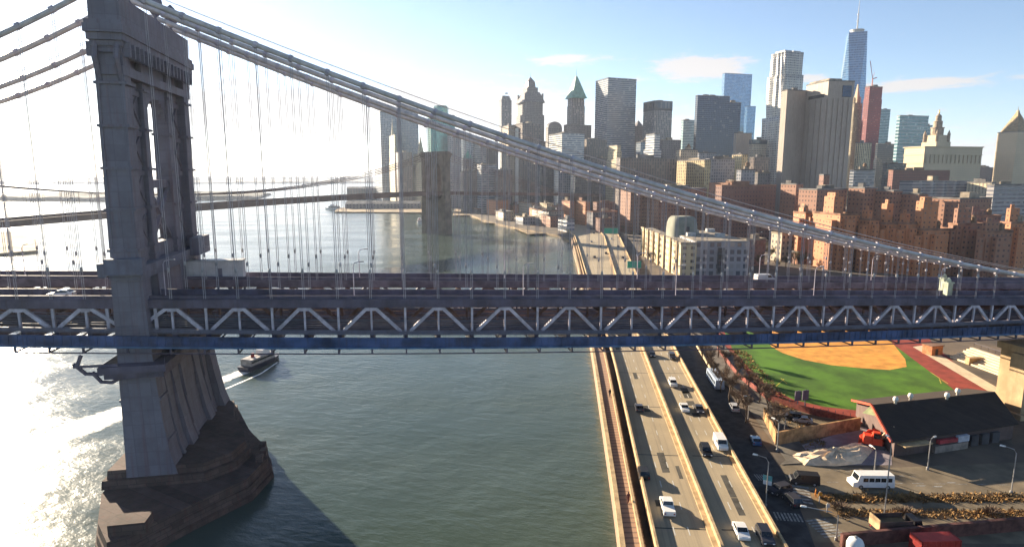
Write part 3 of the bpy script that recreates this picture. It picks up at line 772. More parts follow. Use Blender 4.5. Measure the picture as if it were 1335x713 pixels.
# ------------------------------------------------------------------ city
FC = {
 'grey': facade('facade_grey', (.26, .26, .28), (.05, .06, .08), (.2, .8), (.25, .85)),
 'greyband': facade('facade_grey_band', (.30, .31, .33), (.06, .075, .1), (.0, 1), (.4, .95)),
 'greyblue': facade('facade_grey_blue', (.20, .23, .27), (.05, .08, .115), (.15, .9), (.2, .95), metal=.3),
 'vert': facade('facade_vertical', (.27, .25, .24), (.05, .055, .07), (.35, .95), (0.06, .96)),
 'brownv': facade('facade_brown_vertical', (.17, .125, .105), (.035, .035, .045), (.3, .85), (.12, .95)),
 'tan': facade('facade_tan', (.40, .32, .23), (.07, .07, .075), (.3, .72), (.28, .78)),
 'cream': facade('facade_cream', (.52, .42, .26), (.06, .06, .06), (.28, .72), (.3, .75)),
 'creamv': facade('facade_cream_vertical', (.5, .40, .24), (.06, .055, .05), (.4, .85), (.05, .95)),
 'stone': facade('facade_stone', (.60, .47, .30), (.16, .13, .11), (.32, .68), (.3, .74), var=.25),
 'slab': facade('facade_blank_slab', (.36, .30, .25), (.24, .195, .165), (.44, .56), (.0, 1), grough=.6, lit=0, var=.18),
 'dark': facade('facade_dark', (.035, .045, .06), (.02, .03, .045), (.1, .95), (.25, .95), metal=.4),
 'navy': facade('facade_navy_glass', (.028, .042, .065), (.012, .026, .052), (.06, .97), (.2, .97), lit=.03, metal=.5),
 'darkstone': facade('facade_dark_stone', (.15, .13, .13), (.03, .035, .045), (.3, .7), (.25, .78)),
 'green': facade('facade_green_glass', (.08, .24, .22), (.05, .17, .165), (.04, .97), (.14, .97), lit=.04, metal=.35),
 'blue': facade('facade_blue_glass', (.16, .26, .36), (.09, .18, .28), (.04, .98), (.12, .96), lit=.05, metal=.6, grough=.06),
 'teal': facade('facade_teal_band', (.34, .44, .46), (.04, .10, .12), (.0, 1), (.2, .8), lit=.05, metal=.3),
 'white': facade('facade_white_band', (.60, .58, .55), (.10, .12, .15), (.0, 1), (.38, .9)),
 'steelw': facade('facade_rippled_steel', (.48, .46, .42), (.13, .13, .14), (.2, .8), (.3, .85), metal=.2, wrough=.35),
 'red': facade('facade_red_netting', (.22, .035, .04), (.07, .02, .03), (.15, .85), (.3, .75), lit=.1, grough=.5),
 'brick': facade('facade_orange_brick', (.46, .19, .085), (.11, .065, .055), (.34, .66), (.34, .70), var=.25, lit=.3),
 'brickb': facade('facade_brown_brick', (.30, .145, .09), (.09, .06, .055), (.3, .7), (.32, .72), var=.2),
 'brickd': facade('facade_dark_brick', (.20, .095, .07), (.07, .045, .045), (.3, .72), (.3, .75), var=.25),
 'brickr': facade('facade_red_brick', (.20, .075, .055), (.05, .035, .04), (.3, .7), (.35, .7), var=.15),
 'balcony': facade('facade_balcony', (.50, .39, .20), (.08, .06, .05), (.45, .9), (.18, .92)),
 'chat': facade('facade_curved_band', (.36, .34, .33), (.12, .12, .14), (.0, 1), (.5, .92)),
 'chatc': facade('facade_cream_stack', (.62, .52, .36), (.22, .18, .14), (.55, .9), (.1, .95)),
}
M_roof = {k: mat('roof_'+k, c, .95, var=.35, scale=.12) for k, c in dict(grey=(.19, .18, .175), tan=(.30, .25, .19), dark=(.075, .07, .075), brick=(.27, .15, .10)).items()}
M_metal = mat('roof_metal', (.42, .42, .42), .5, var=.2)
M_copper = mat('copper_green', (.12, .31, .24), .6, var=.2, scale=.2)
M_wood = mat('tank_wood', (.20, .13, .08), .9)
rb = random.Random(11)
def px_dir(px_): return (px_-CX)/F*cp
def foot(x0, xc, x1, ytop, Y, alpha):
    """corner, wall lengths and height of a block seen corner-on; alpha turns it"""
    C_ = at(xc, ytop, Y); zt_ = C_.z
    k0, kc, k1 = px_dir(x0), px_dir(xc), px_dir(x1)
    X = kc*Y; ca, sa = math.cos(R(alpha)), math.sin(R(alpha))
    La = (X-k0*Y)/max(.08, ca+k0*sa); Lb = (k1*Y-X)/max(.08, sa-k1*ca)
    return Vector((X, Y, 2.4)), max(6, min(La, 160)), max(6, min(Lb, 160)), zt_
def rect(La, Lb, i=0): return [(i, i), (Lb-i, i), (Lb-i, La-i), (i, La-i)]
def block(name, label, cat, x0, xc, x1, ytop, Y, style, alpha=69, floor=3.6, bay=3.4, roof='grey', tiers=(), top=None, rooftop=1, group=None, base=None, cap=None):
    """x along the right face (going away to the right), y along the left face"""
    C_, La, Lb, zt_ = foot(x0, xc, x1, ytop, Y, alpha)
    t = thing(name, label, cat, C_, R(90-alpha), group)
    h = zt_-2.4; m = FC[style]
    b = MB(); rr = rect(La, Lb)
    if tiers:                                       # (share of height, inset share) from the bottom
        z = 0
        for f_, ins in tiers:
            i_ = ins*min(La, Lb); b.prism(rect(La, Lb, i_), z, h*f_, bay, floor); z = h*f_; last = i_
    else:
        b.prism(rr, 0, h, bay, floor); last = 0
    wall = b.build('wall', m, t)
    top_m = M_roof[roof]
    b = MB(); i_ = last
    for x, y, u, v in ((i_-.25, i_-.25, Lb-i_+.25, i_+.5), (i_-.25, La-i_-.5, Lb-i_+.25, La-i_+.25), (i_-.25, i_+.51, i_+.5, La-i_-.51), (Lb-i_-.5, i_+.51, Lb-i_+.25, La-i_-.51)):
        b.box(min(x, u), max(x, u), min(y, v), max(y, v), h+.01, h+1.2)
    b.box(i_+.51, Lb-i_-.51, i_+.51, La-i_-.51, h+.01, h+.3)
    b.build('roof', top_m, t)
    w_, d_ = Lb-2*i_, La-2*i_
    if cap:
        b = MB(); b.prism(rect(La, Lb, i_-.3), h*.0+h-cap, h+.005, bay, cap); b.build('top_band', MATS['facade_dark'], t)
    for k in range(rooftop):
        b = MB(); s_ = min(w_, d_); fx, fy = rb.uniform(.2, .55), rb.uniform(.2, .55); bw, bd = min(w_*.36, 16)*rb.uniform(.6, 1), min(d_*.36, 16)*rb.uniform(.6, 1); bh = rb.uniform(2.5, 5)
        b.box(i_+w_*fx, i_+w_*fx+bw, i_+d_*fy, i_+d_*fy+bd, h+.31, h+bh); b.box(i_+w_*fx-.15, i_+w_*fx+bw+.15, i_+d_*fy-.15, i_+d_*fy+bd+.15, h+bh, h+bh+.3)
        b.build('bulkhead', M_roof['tan'] if rb.random() < .4 else top_m, t)
    if top: top(t, La, Lb, h, i_)
    return t, La, Lb, h
def mast(hh, r=.35, fx=.5, fy=.5):
    def f(t, La, Lb, h, i_):
        b = MB(); b.tube([(Lb*fx, La*fy, h), (Lb*fx, La*fy, h+hh)], r, 5, r*.3); b.build('mast', M_metal, t)
    return f
def tank(fx=.5, fy=.5, r=2.2):
    def f(t, La, Lb, h, i_):
        b = MB(); c_ = (Lb*fx, La*fy)
        for a_ in range(4): b.tube([(c_[0]+math.cos(a_*1.57)*r*.7, c_[1]+math.sin(a_*1.57)*r*.7, h+.2), (c_[0]+math.cos(a_*1.57)*r*.7, c_[1]+math.sin(a_*1.57)*r*.7, h+4)], .15, 4)
        b.lathe(c_, [(r, h+3.6), (r, h+7.4), (r*1.06, h+7.5), (.1, h+9.2)], 10); b.build('water_tank', M_wood, t)
    return f
def spire(hh, m, base=.5, steps=0, needle=6):
    def f(t, La, Lb, h, i_):
        cx_, cy_ = Lb/2, La/2; e = (min(La, Lb)/2-i_)*base*2
        b = MB(); q = lambda s_: [(cx_-s_, cy_-s_), (cx_+s_, cy_-s_), (cx_+s_, cy_+s_), (cx_-s_, cy_+s_)]
        b.loft(q(e), h+.3, q(e*.86), h+hh*.12); b.loft(q(e*.86), h+hh*.12, q(e*.22), h+hh*.82); b.loft(q(e*.22), h+hh*.82, q(.3), h+hh)
        b.tube([(cx_, cy_, h+hh), (cx_, cy_, h+hh+needle)], .5, 5, .12); b.build('spire', m, t)
    return f
def both(*fs):
    def f(*a):
        for q in fs: q(*a)
    return f
OT, OC = 'office_tower', 'skyscraper'
GB = 'skyscrapers of the downtown skyline'
# --- by the water, left to right
block(OT, 'wide grey-blue slab tower at the river tip, leftmost of the skyline', OC, 489, 498, 525, 146, 1350, 'greyblue', rooftop=2, group=GB)
block(OT, 'broad blue-grey glass tower just right of the leftmost slab', OC, 517, 522, 547, 141, 1400, 'greyblue', 70, group=GB)
block(OT, 'thin pale sunlit tower with a pointed top in front of the leftmost slabs', OC, 508, 515, 518, 176, 1260, 'cream', 69, tiers=((.62, 0), (.82, .12), (1, .24)), top=spire(30, MATS['facade_cream'], .7), rooftop=0, group=GB)
block(OT, 'pinkish low tower below the two grey-blue slabs', OC, 517, 521, 538, 199, 1210, 'brownv', group=GB)
block(OT, 'cream stepped building left of the stone bridge tower', OC, 537, 551, 562, 200, 1160, 'cream', 69, tiers=((.55, 0), (.78, .1), (1, .2)), top=spire(34, MATS['facade_tan'], .6), rooftop=0, group=GB)
def octa(t, La, Lb, h, i_):
    b = MB(); b.lathe((Lb/2, La/2), [(min(La, Lb)*.46, h+.3), (min(La, Lb)*.46, h+15), (min(La, Lb)*.40, h+15.1), (min(La, Lb)*.40, h+18)], 8); b.build('crown', MATS['facade_green_glass'], t)
block(OT, 'green glass tower with an eight-sided top behind the stone bridge tower', OC, 559, 563, 594, 150, 1150, 'green', 72, top=octa, rooftop=0, group=GB)
block(OT, 'grey tower close against the right side of the green glass one', OC, 584, 587, 602, 176, 1120, 'grey', group=GB)
block(OT, 'pale tower with sunlit floor bands right of the green one', OC, 598, 614, 622, 180, 1250, 'white', 69, group=GB)
block(OT, 'small dark tower with a pinnacle in front of the pale banded one', OC, 604, 607, 616, 207, 1130, 'darkstone', top=spire(14, M_copper, .6), rooftop=0, group=GB)
block(OT, 'grey tower with close horizontal lines behind the steel cables', OC, 617, 620, 634, 181, 1160, 'greyband', 72, group=GB)
block(OT, 'dark blunt block left of the slender round-topped tower', OC, 630, 633, 650, 187, 1180, 'dark', group=GB)
def rounded(t, La, Lb, h, i_):
    b = MB(); c_ = (Lb/2, La/2); e = min(La, Lb)/2
    b.prism(rect(La, Lb, e*.22), h+.3, h+6); b.prism(rect(La, Lb, e*.45), h+6, h+10); b.build('crown', MATS['facade_vertical'], t)
    b = MB(); b.tube([(*c_, h+10), (*c_, h+17)], .25, 4); b.face([(c_[0], c_[1], h+14), (c_[0]+6, c_[1]+1, h+14), (c_[0]+6, c_[1]+1, h+17), (c_[0], c_[1], h+17)]); b.build('flag', M_metal, t)
block(OT, 'slender grey tower with a rounded top and a flag', OC, 651, 654, 667, 131, 1330, 'vert', top=rounded, rooftop=0, group=GB)
block(OT, 'pale narrow block below the slender round-topped tower', OC, 655, 663, 672, 164, 1080, 'tan', group=GB)
def whitestripe(t, La, Lb, h, i_):
    b = MB(); b.box(-.35, -.02, La*.35, La*.65, 0, h-6); b.build('white_strip', mat('white_panel', (.7, .66, .58), .6), t)
block(OT, 'brown slab with a pale vertical stripe standing before the stepped dark skyscraper', OC, 667, 681, 704, 161, 1050, 'brownv', 69, top=whitestripe, group=GB)
def crownspire(t, La, Lb, h, i_):
    b = MB(); cx_, cy_ = Lb/2, La/2; e = min(La, Lb)/2
    q = lambda s_: [(cx_-s_, cy_-s_), (cx_+s_, cy_-s_), (cx_+s_, cy_+s_), (cx_-s_, cy_+s_)]
    b.loft(q(e*.98), h+.2, q(e*.62), h+22); b.prism(q(e*.5), h+22, h+32); b.loft(q(e*.36), h+32, q(e*.3), h+44); b.loft(q(e*.3), h+44, q(.6), h+54)
    for k in range(4): x_, y_ = q(e*.8)[k]; b.box(x_-1.5, x_+1.5, y_-1.5, y_+1.5, h+.2, h+19)
    b.tube([(cx_, cy_, h+53), (cx_, cy_, h+64)], .5, 5, .1); b.build('crown', MATS['facade_dark_stone'], t)
block(OT, 'tall dark stepped skyscraper with a pointed lantern crown, left of the green spire', OC, 671, 683, 711, 133, 1300, 'darkstone', 69, tiers=((.62, 0), (.88, .05), (1, .1)), top=crownspire, rooftop=0, group=GB)
def barrel(t, La, Lb, h, i_):
    b = MB(); n = 10
    pr = [(Lb/2-Lb/2*math.cos(math.pi*k/n), h+.3+Lb*.42*math.sin(math.pi*k/n)) for k in range(n+1)]
    for (xa, za), (xb_, zb_) in zip(pr, pr[1:]): b.face([(xa, 0, za), (xa, La, za), (xb_, La, zb_), (xb_, 0, zb_)][::-1])
    b.face([(x, 0, z) for x, z in pr][::-1]); b.face([(x, La, z) for x, z in pr]); b.build('vault', MATS['facade_dark_stone'], t)
block(OT, 'dark building with a barrel-vaulted top below the stepped skyscraper', OC, 711, 714, 732, 167, 1220, 'darkstone', 74, top=barrel, rooftop=0, group=GB)
block(OT, 'grey block with a sunlit cream side in front of the green spire', OC, 715, 732, 761, 174, 1060, 'white', 69, rooftop=2, group=GB)
block(OT, 'tan tower under a green copper pyramid spire', OC, 737, 743, 762, 128, 1250, 'vert', 69, tiers=((.74, 0), (.93, .06), (1, .1)), top=spire(46, M_copper, .98, needle=12), rooftop=0, group=GB)
block(OT, 'dark stepped base building at the foot of the green spire', OC, 732, 738, 772, 163, 1220, 'darkstone', rooftop=3, tiers=((.8, 0), (1, .12)), group=GB)
block(OT, 'pink-sided stepped block beneath the big grey slab', OC, 751, 762, 797, 182, 1090, 'brownv', 69, tiers=((.75, 0), (.9, .1), (1, .2)), rooftop=2, group=GB)
block(OT, 'big square-topped grey slab with a sunlit striped side', OC, 774, 790, 826, 102, 1184, 'greyband', 69, bay=4, rooftop=1, group=GB, top=mast(9, .3, .55))
block(OT, 'sunlit tan stepped tower at the foot of the big grey slab', OC, 790, 803, 811, 190, 900, 'cream', 69, tiers=((.8, 0), (.92, .12), (1, .22)), rooftop=0, group=GB)
block(OT, 'narrow brown pinnacled building right of the big grey slab', OC, 822, 826, 838, 165, 1250, 'darkstone', top=spire(12, MATS['facade_dark_stone'], .7, needle=2), rooftop=0, group=GB)
block(OT, 'dark flat-topped tower with a black top band, right of the big grey slab', OC, 836, 850, 873, 132, 1150, 'vert', 69, cap=16, group=GB)
block(OT, 'pale cream-topped block in front of the dark banded tower', OC, 838, 851, 861, 175, 880, 'white', 69, tiers=((.82, 0), (1, .14)), rooftop=0, group=GB)
block(OT, 'light blue-grey slab standing alone against the sky left of the navy tower', OC, 885, 888, 903, 157, 1450, 'teal', 74, group=GB)
block(OT, 'massive navy-dark glass slab tower', OC, 902, 905, 946, 125, 1160, 'navy', 76, rooftop=2, group=GB)
block(OT, 'second navy-dark slab, lower, on the right of the massive one', OC, 938, 941, 961, 134, 1190, 'navy', 76, group=GB)
block(OT, 'pale blue glass tower rising behind the navy slabs', OC, 935, 938, 973, 96, 1700, 'blue', 74, rooftop=0, group=GB)
block(OT, 'lower blue glass block at the right of the pale blue glass tower', OC, 966, 969, 980, 139, 1650, 'blue', 74, rooftop=0, group=GB)
block(OT, 'dusty pink block below the navy slabs', OC, 954, 957, 977, 174, 1060, 'slab', 72, group=GB)
block(OT, 'dusty brown narrow tower with a dark cap left of the rippled tower', OC, 974, 978, 997, 183, 980, 'tan', cap=6, group=GB)
block(OT, 'sunlit striped cream block under the dusty pink one', OC, 953, 966, 974, 202, 800, 'balcony', 69, group=GB)
# --- rippled steel tower
def rippled():
    C_ = at(1016, 229, 1000); t = thing('rippled_tower', 'tall rippled pale steel tower with a sunlit left side', OC, (C_.x, C_.y, 2.4), R(20), GB)
    h = at(1018, 70, 1000).z-2.4
    def ring(z, w_, dpt, sx):
        n = 64; out = []
        for k in range(n):
            a_ = 2*math.pi*k/n; x_, y_ = math.cos(a_), math.sin(a_)
            e = max(abs(x_), abs(y_)); x_, y_ = x_/e, y_/e
            rp_ = 1.0*math.sin(a_*13+z*.03+2*math.sin(z*.02+a_*2)) + .5*math.sin(a_*29-z*.02)
            out.append((x_*(w_+rp_)+sx, y_*(dpt+rp_)))
        return out
    def part(nm, z0, z1, w_, dpt, sx):
        b = MB(); nz = max(2, int((z1-z0)/7.2)); zs = [z0+(z1-z0)*i/nz for i in range(nz+1)]
        rings = [ring(z, w_, dpt, sx) for z in zs]; n = 64
        for (A, za), (B, zb_) in zip(zip(rings, zs), zip(rings[1:], zs[1:])):
            for k in range(n):
                j = (k+1) % n; b.face([(*A[k], za), (*A[j], za), (*B[j], zb_), (*B[k], zb_)], [(k*.7, za/3.6), (k*.7+.7, za/3.6), (k*.7+.7, zb_/3.6), (k*.7, zb_/3.6)])
        b.face([(*p, z1) for p in rings[-1]]); b.build(nm, MATS['facade_rippled_steel'], t, True)
    part('wall', 0, h*.60, 21, 21, -3); part('shaft', h*.6, h*.86, 18.5, 18, 0); part('upper_shaft', h*.86, h, 17.5, 15, .5)
    for dx in (-8, 9):
        b = MB(); b.box(dx-7, dx+7, -10, 10, h, h+2.5); b.build('roof', M_metal, t)
rippled()
# --- blank beige slab tower
def beige():
    t, La, Lb, h = block('slab_tower', 'blank beige windowless tower with a dark square opening near its top', OC, 1043, 1071, 1104, 106, 680, 'slab', 79, bay=5, rooftop=0, group=GB)
    b = MB(); b.box(-.5, -.05, La*.15, La*.85, h-16, h-12.5); b.build('louvre', M_roof['dark'], t)
    b = MB(); b.box(Lb*.55, Lb*.9, -.5, -.05, h-16, h-4); b.build('opening', MATS['facade_navy_glass'], t)
    for k in range(5):
        b = MB(); x = Lb*k/5; b.box(x+.4, x+Lb/5-2.5, -.9, -.06, 0, h-18); b.build('rib', FC['slab'], t)
    for k in range(4):
        b = MB(); y = La*k/4; b.box(-.9, -.06, y+.4, y+La/4-2.0, 0, h-18); b.build('rib', FC['slab'], t)
    b = MB(); b.box(Lb*.0+2, Lb*.55, 2, La-2, h+.4, h+3.2); b.build('bulkhead', M_roof['tan'], t)
beige()
block('slab_tower', 'lower ribbed beige wing joined left of the windowless tower', OC, 1012, 1019, 1044, 118, 705, 'slab', 69, bay=4, rooftop=1, group=GB)
# --- tall tapering glass tower with mast
def glass_taper():
    Y = 1600; C_ = at(1101.5, 229, Y); t = thing('glass_tower', 'tallest tapering blue glass tower with a thin mast', OC, (C_.x, C_.y, 2.4), R(24), GB)
    h = at(1101, 44, Y).z-2.4; e = 29; b = MB()
    q = [(-e, -e), (e, -e), (e, e), (-e, e)]; s_ = e*1.0; tq = [(0, -s_), (s_, 0), (0, s_), (-s_, 0)]; tq = [(x*.98, y*.98) for x, y in tq]
    h0 = h*.15
    b.prism(q, 0, h0, 3, 4)
    nf = 60
    for k in range(4):
        j = (k+1) % 4
        b.face([(*q[k], h0), (*q[j], h0), (*tq[k], h)], [(0, 0), (16, 0), (8, nf)])
        b.face([(*q[j], h0), (*tq[j], h), (*tq[k], h)], [(8, 0), (16, nf), (0, nf)])
    b.face([(*p, h) for p in tq]); b.build('wall', FC['blue'], t)
    b = MB(); b.lathe((0, 0), [(15, h), (15, h+6), (16.5, h+6.2), (16.5, h+8), (13, h+8.2)], 20); b.build('ring', M_metal, t)
    b = MB(); b.tube([(0, 0, h), (0, 0, h+45)], 2.0, 6, 1.2); b.tube([(0, 0, h+44), (0, 0, h+84)], 1.1, 6, .25); b.lathe((0, 0), [(2.6, h+44), (2.6, h+46)], 8); b.lathe((0, 0), [(2.6, h+28), (2.6, h+30)], 8); b.build('mast', M_metal, t)
glass_taper()
def gothic(t, La, Lb, h, i_):
    cx_, cy_ = Lb/2, La/2; e = min(La, Lb)/2-i_
    b = MB(); q = lambda s_, z=0: [(cx_-s_, cy_-s_), (cx_+s_, cy_-s_), (cx_+s_, cy_+s_), (cx_-s_, cy_+s_)]
    b.prism(q(e*.75), h+.3, h+14); b.loft(q(e*.7), h+14, q(.8), h+36)
    for x_, y_ in q(e*.85): b.box(x_-1.2, x_+1.2, y_-1.2, y_+1.2, h+.3, h+12)
    b.build('crown', MATS['facade_stone'], t)
block(OT, 'pale gothic stone tower between the beige slab and the red one', OC, 1099, 1106, 1118, 135, 1200, 'creamv', 69, tiers=((.6, 0), (.85, .05), (1, .12)), top=gothic, rooftop=0, group=GB)
block(OT, 'cream and grey block at the foot of the red tower', OC, 1112, 1117, 1133, 187, 900, 'creamv', 69, group=GB)
def crane(t, La, Lb, h, i_):
    b = MB(); c_ = Vector((Lb*.35, La*.5, h))
    b.beam(c_, c_+Vector((0, 0, 16)), 1.4, 1.4); b.beam(c_+Vector((0, 0, 15)), c_+Vector((-3, 6, 48)), .9, .9); b.beam(c_+Vector((0, 0, 15)), c_+Vector((6, -4, 17)), 1.5, 1.5); b.beam(c_+Vector((0, 0, 16)), c_+Vector((2, -1, 26)), .5, .5); b.beam(c_+Vector((2, -1, 26)), c_+Vector((-3, 6, 48)), .15, .15)
    b.build('crane', mat('crane_red', (.4, .12, .09), .6), t)
block(OT, 'red netting-wrapped tower under construction with a crane on top', OC, 1117, 1124, 1141, 113, 1180, 'red', 69, top=crane, rooftop=2, group=GB, tiers=((.9, 0), (1, .06)))
block(OT, 'blue-white banded glass tower right of the red tower', OC, 1137, 1140, 1153, 143, 1500, 'teal', 76, group=GB)
block(OT, 'dark mid-height block in front of the blue-white banded tower', OC, 1137, 1141, 1163, 188, 1150, 'dark', group=GB, tiers=((.75, 0), (1, .15)))
block(OT, 'grey-teal slab with wide bands, left of the domed civic building', OC, 1162, 1166, 1203, 151, 1350, 'teal', 76, floor=7, group=GB)
block(OT, 'lower teal wing on the right of the grey-teal banded slab', OC, 1196, 1199, 1209, 164, 1370, 'teal', 76, floor=7, group=GB)
# --- civic building with a tiered tower
def civic():
    Y = 1000
    t, La, Lb, h = block('civic_building', 'broad cream civic building with a tiered statue-topped tower', 'government building', 1176, 1202, 1277, 192, Y, 'stone', 78, bay=4.4, rooftop=0)
    b = MB(); cx_, cy_ = Lb*.36, La*.5
    for z0, z1, i_ in ((h-12, h-11, -.8), (h-26, h-25.2, -.6), (h+.2, h+1.6, -1.4)):
        b.box(i_, Lb-i_, i_, -.03, z0, z1); b.box(i_, -.03, 0, La-i_, z0, z1)
    b.build('cornice', FC['stone'], t)
    for k in range(14):
        x = Lb*(k+.5)/14; b = MB(); b.tube([(x, -.7, h-25), (x, -.7, h-12)], .7, 6); b.build('column', mat('pale_stone', (.5, .41, .28), .85), t)
    b = MB()
    q = lambda e: [(cx_-e, cy_-e), (cx_+e, cy_-e), (cx_+e, cy_+e), (cx_-e, cy_+e)]
    b.prism(q(14), h+.3, h+9); b.prism(q(11), h+9, h+20); b.build('tower_base', FC['stone'], t)
    b = MB()
    for x_, y_ in q(11.5): b.lathe((x_, y_), [(2.2, h+9), (2.2, h+21), (2.5, h+21.2), (.2, h+28)], 8)
    b.lathe((cx_, cy_), [(9, h+20), (9, h+31), (9.8, h+31.2), (9.8, h+32.4), (6.4, h+32.6), (6.4, h+42), (7, h+42.2), (4.6, h+43), (4.2, h+50), (4.6, h+50.3), (1.2, h+54)], 14); b.build('tiered_tower', mat('pale_stone_weathered', (.36, .285, .21), .9, streak=.3), t)
    b = MB(); b.lathe((cx_, cy_), [(.6, h+54), (1.3, h+55.5), (1.1, h+58), (.7, h+59.4), (.8, h+60.2), (.1, h+61)], 7); b.build('statue', mat('gilt', (.5, .36, .12), .4, .6), t)
civic()
def court(t, La, Lb, h, i_):
    cx_, cy_ = Lb/2, La/2; e = min(La, Lb)/2
    b = MB(); q = lambda s_: [(cx_-s_*Lb/2/e, cy_-s_*La/2/e), (cx_+s_*Lb/2/e, cy_-s_*La/2/e), (cx_+s_*Lb/2/e, cy_+s_*La/2/e), (cx_-s_*Lb/2/e, cy_+s_*La/2/e)]
    b.loft(q(e*.9), h+.3, q(e*.12), h+32); b.loft(q(e*.12), h+32, q(e*.08), h+36); b.tube([(cx_, cy_, h+36), (cx_, cy_, h+43)], .6, 5, .1); b.build('pyramid_roof', mat('gilt_tile', (.33, .235, .12), .6, var=.2, scale=.3), t)
    for z in (h-16, h-34):
        b = MB(); b.box(-.6, Lb, -.6, -.04, z, z+1); b.box(-.6, -.04, 0, La, z, z+1); b.build('cornice', FC['stone'], t)
block('courthouse_tower', 'square tan stone tower under a pyramid roof at the right edge', 'skyscraper', 1294, 1320, 1340, 172, 1030, 'stone', 79, top=court, rooftop=0, bay=4)
block(OT, 'small dark block between the civic building and the pyramid tower', OC, 1268, 1272, 1296, 219, 1150, 'darkstone', group=GB, rooftop=3)
# --- anonymous blocks packed between the towers: each its own building
fill = [
 (560, 566, 582, 214, 1000, 'grey', 'squat grey block just behind the stone bridge tower'), (600, 604, 622, 224, 980, 'darkstone', 'low dark block right of the stone bridge tower'),
 (622, 628, 648, 215, 960, 'greyband', 'low lined grey block between cable and stone bridge deck'), (645, 650, 668, 222, 940, 'brownv', 'low brown block left of the striped brown slab'),
 (700, 706, 724, 206, 960, 'dark', 'blue-dark block right of the striped brown slab'), (722, 728, 744, 214, 930, 'greyblue', 'blue-grey block under the cable, below the sunlit cream side'),
 (744, 750, 772, 221, 900, 'dark', 'dark wide block under the cable near the road bend'), (770, 776, 796, 208, 980, 'brownv', 'plum-brown block below the big grey slab'),
 (828, 834, 850, 186, 1000, 'greyblue', 'blue-grey low tower behind the dark slab apartments'), (858, 863, 886, 183, 1050, 'darkstone', 'dark wide block between the banded tower and the blue-grey slab'),
 (880, 886, 908, 196, 850, 'tan', 'tan stepped-back block left of the navy slab foot'), (906, 910, 932, 200, 900, 'grey', 'grey block at the navy slab foot'),
 (930, 935, 955, 206, 880, 'darkstone', 'dark brown block at the right of the navy slab foot'), (976, 982, 1002, 206, 820, 'brownv', 'brown block at the foot of the rippled tower'),
 (1150, 1155, 1180, 214, 850, 'dark', 'dark flat block left of the dull red brick slab'), (960, 966, 984, 222, 640, 'grey', 'pale grey low block above the red brick terrace'),
 (984, 988, 1004, 226, 700, 'darkstone', 'dark low block below the rippled tower'), (1108, 1113, 1140, 222, 760, 'greyband', 'grey low block under the red tower'),
]
for x0, xc, x1, yt, Y, st, lb in fill: block(OT, lb, 'building', x0, xc, x1, yt, Y, st, rooftop=rb.choice((1, 2)), roof=rb.choice(('grey', 'tan', 'dark')), group='mid-height blocks between the towers', top=tank(.6, .5) if rb.random() < .45 else None)
# --- apartment slabs
AB, AC = 'apartment_block', 'apartment building'
GA = 'brick apartment blocks'
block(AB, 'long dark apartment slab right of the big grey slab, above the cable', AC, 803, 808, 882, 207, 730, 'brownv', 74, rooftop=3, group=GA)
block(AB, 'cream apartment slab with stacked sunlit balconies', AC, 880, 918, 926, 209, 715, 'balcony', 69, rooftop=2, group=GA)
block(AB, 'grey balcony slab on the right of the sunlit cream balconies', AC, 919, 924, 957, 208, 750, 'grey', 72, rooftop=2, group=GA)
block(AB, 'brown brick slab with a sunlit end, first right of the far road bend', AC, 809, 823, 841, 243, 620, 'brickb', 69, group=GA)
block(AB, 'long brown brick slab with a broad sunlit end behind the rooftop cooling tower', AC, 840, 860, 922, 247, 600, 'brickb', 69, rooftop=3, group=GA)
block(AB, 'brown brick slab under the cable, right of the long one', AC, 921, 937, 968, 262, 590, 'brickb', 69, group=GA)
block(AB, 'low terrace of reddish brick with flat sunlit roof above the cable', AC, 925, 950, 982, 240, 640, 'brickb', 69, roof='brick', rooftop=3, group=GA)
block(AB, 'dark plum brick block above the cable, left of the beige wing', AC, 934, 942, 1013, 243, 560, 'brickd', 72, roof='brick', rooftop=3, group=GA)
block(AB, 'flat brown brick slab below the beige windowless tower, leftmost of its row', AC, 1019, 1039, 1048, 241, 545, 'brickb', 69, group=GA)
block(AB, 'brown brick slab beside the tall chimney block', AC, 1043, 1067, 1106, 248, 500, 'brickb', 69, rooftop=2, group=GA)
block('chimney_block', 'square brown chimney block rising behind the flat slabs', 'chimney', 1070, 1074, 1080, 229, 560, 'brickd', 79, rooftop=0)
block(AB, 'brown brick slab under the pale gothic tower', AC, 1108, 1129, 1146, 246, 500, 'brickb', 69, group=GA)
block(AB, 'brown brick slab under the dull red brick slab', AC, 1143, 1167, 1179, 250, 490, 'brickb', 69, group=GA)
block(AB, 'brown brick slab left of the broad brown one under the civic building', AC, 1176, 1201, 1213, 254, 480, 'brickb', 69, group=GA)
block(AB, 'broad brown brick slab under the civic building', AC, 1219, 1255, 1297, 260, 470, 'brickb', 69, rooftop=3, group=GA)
block('government_block', 'dull red brick slab in front of the civic building', 'office block', 1158, 1164, 1238, 223, 800, 'brickr', 79, rooftop=2, roof='brick')
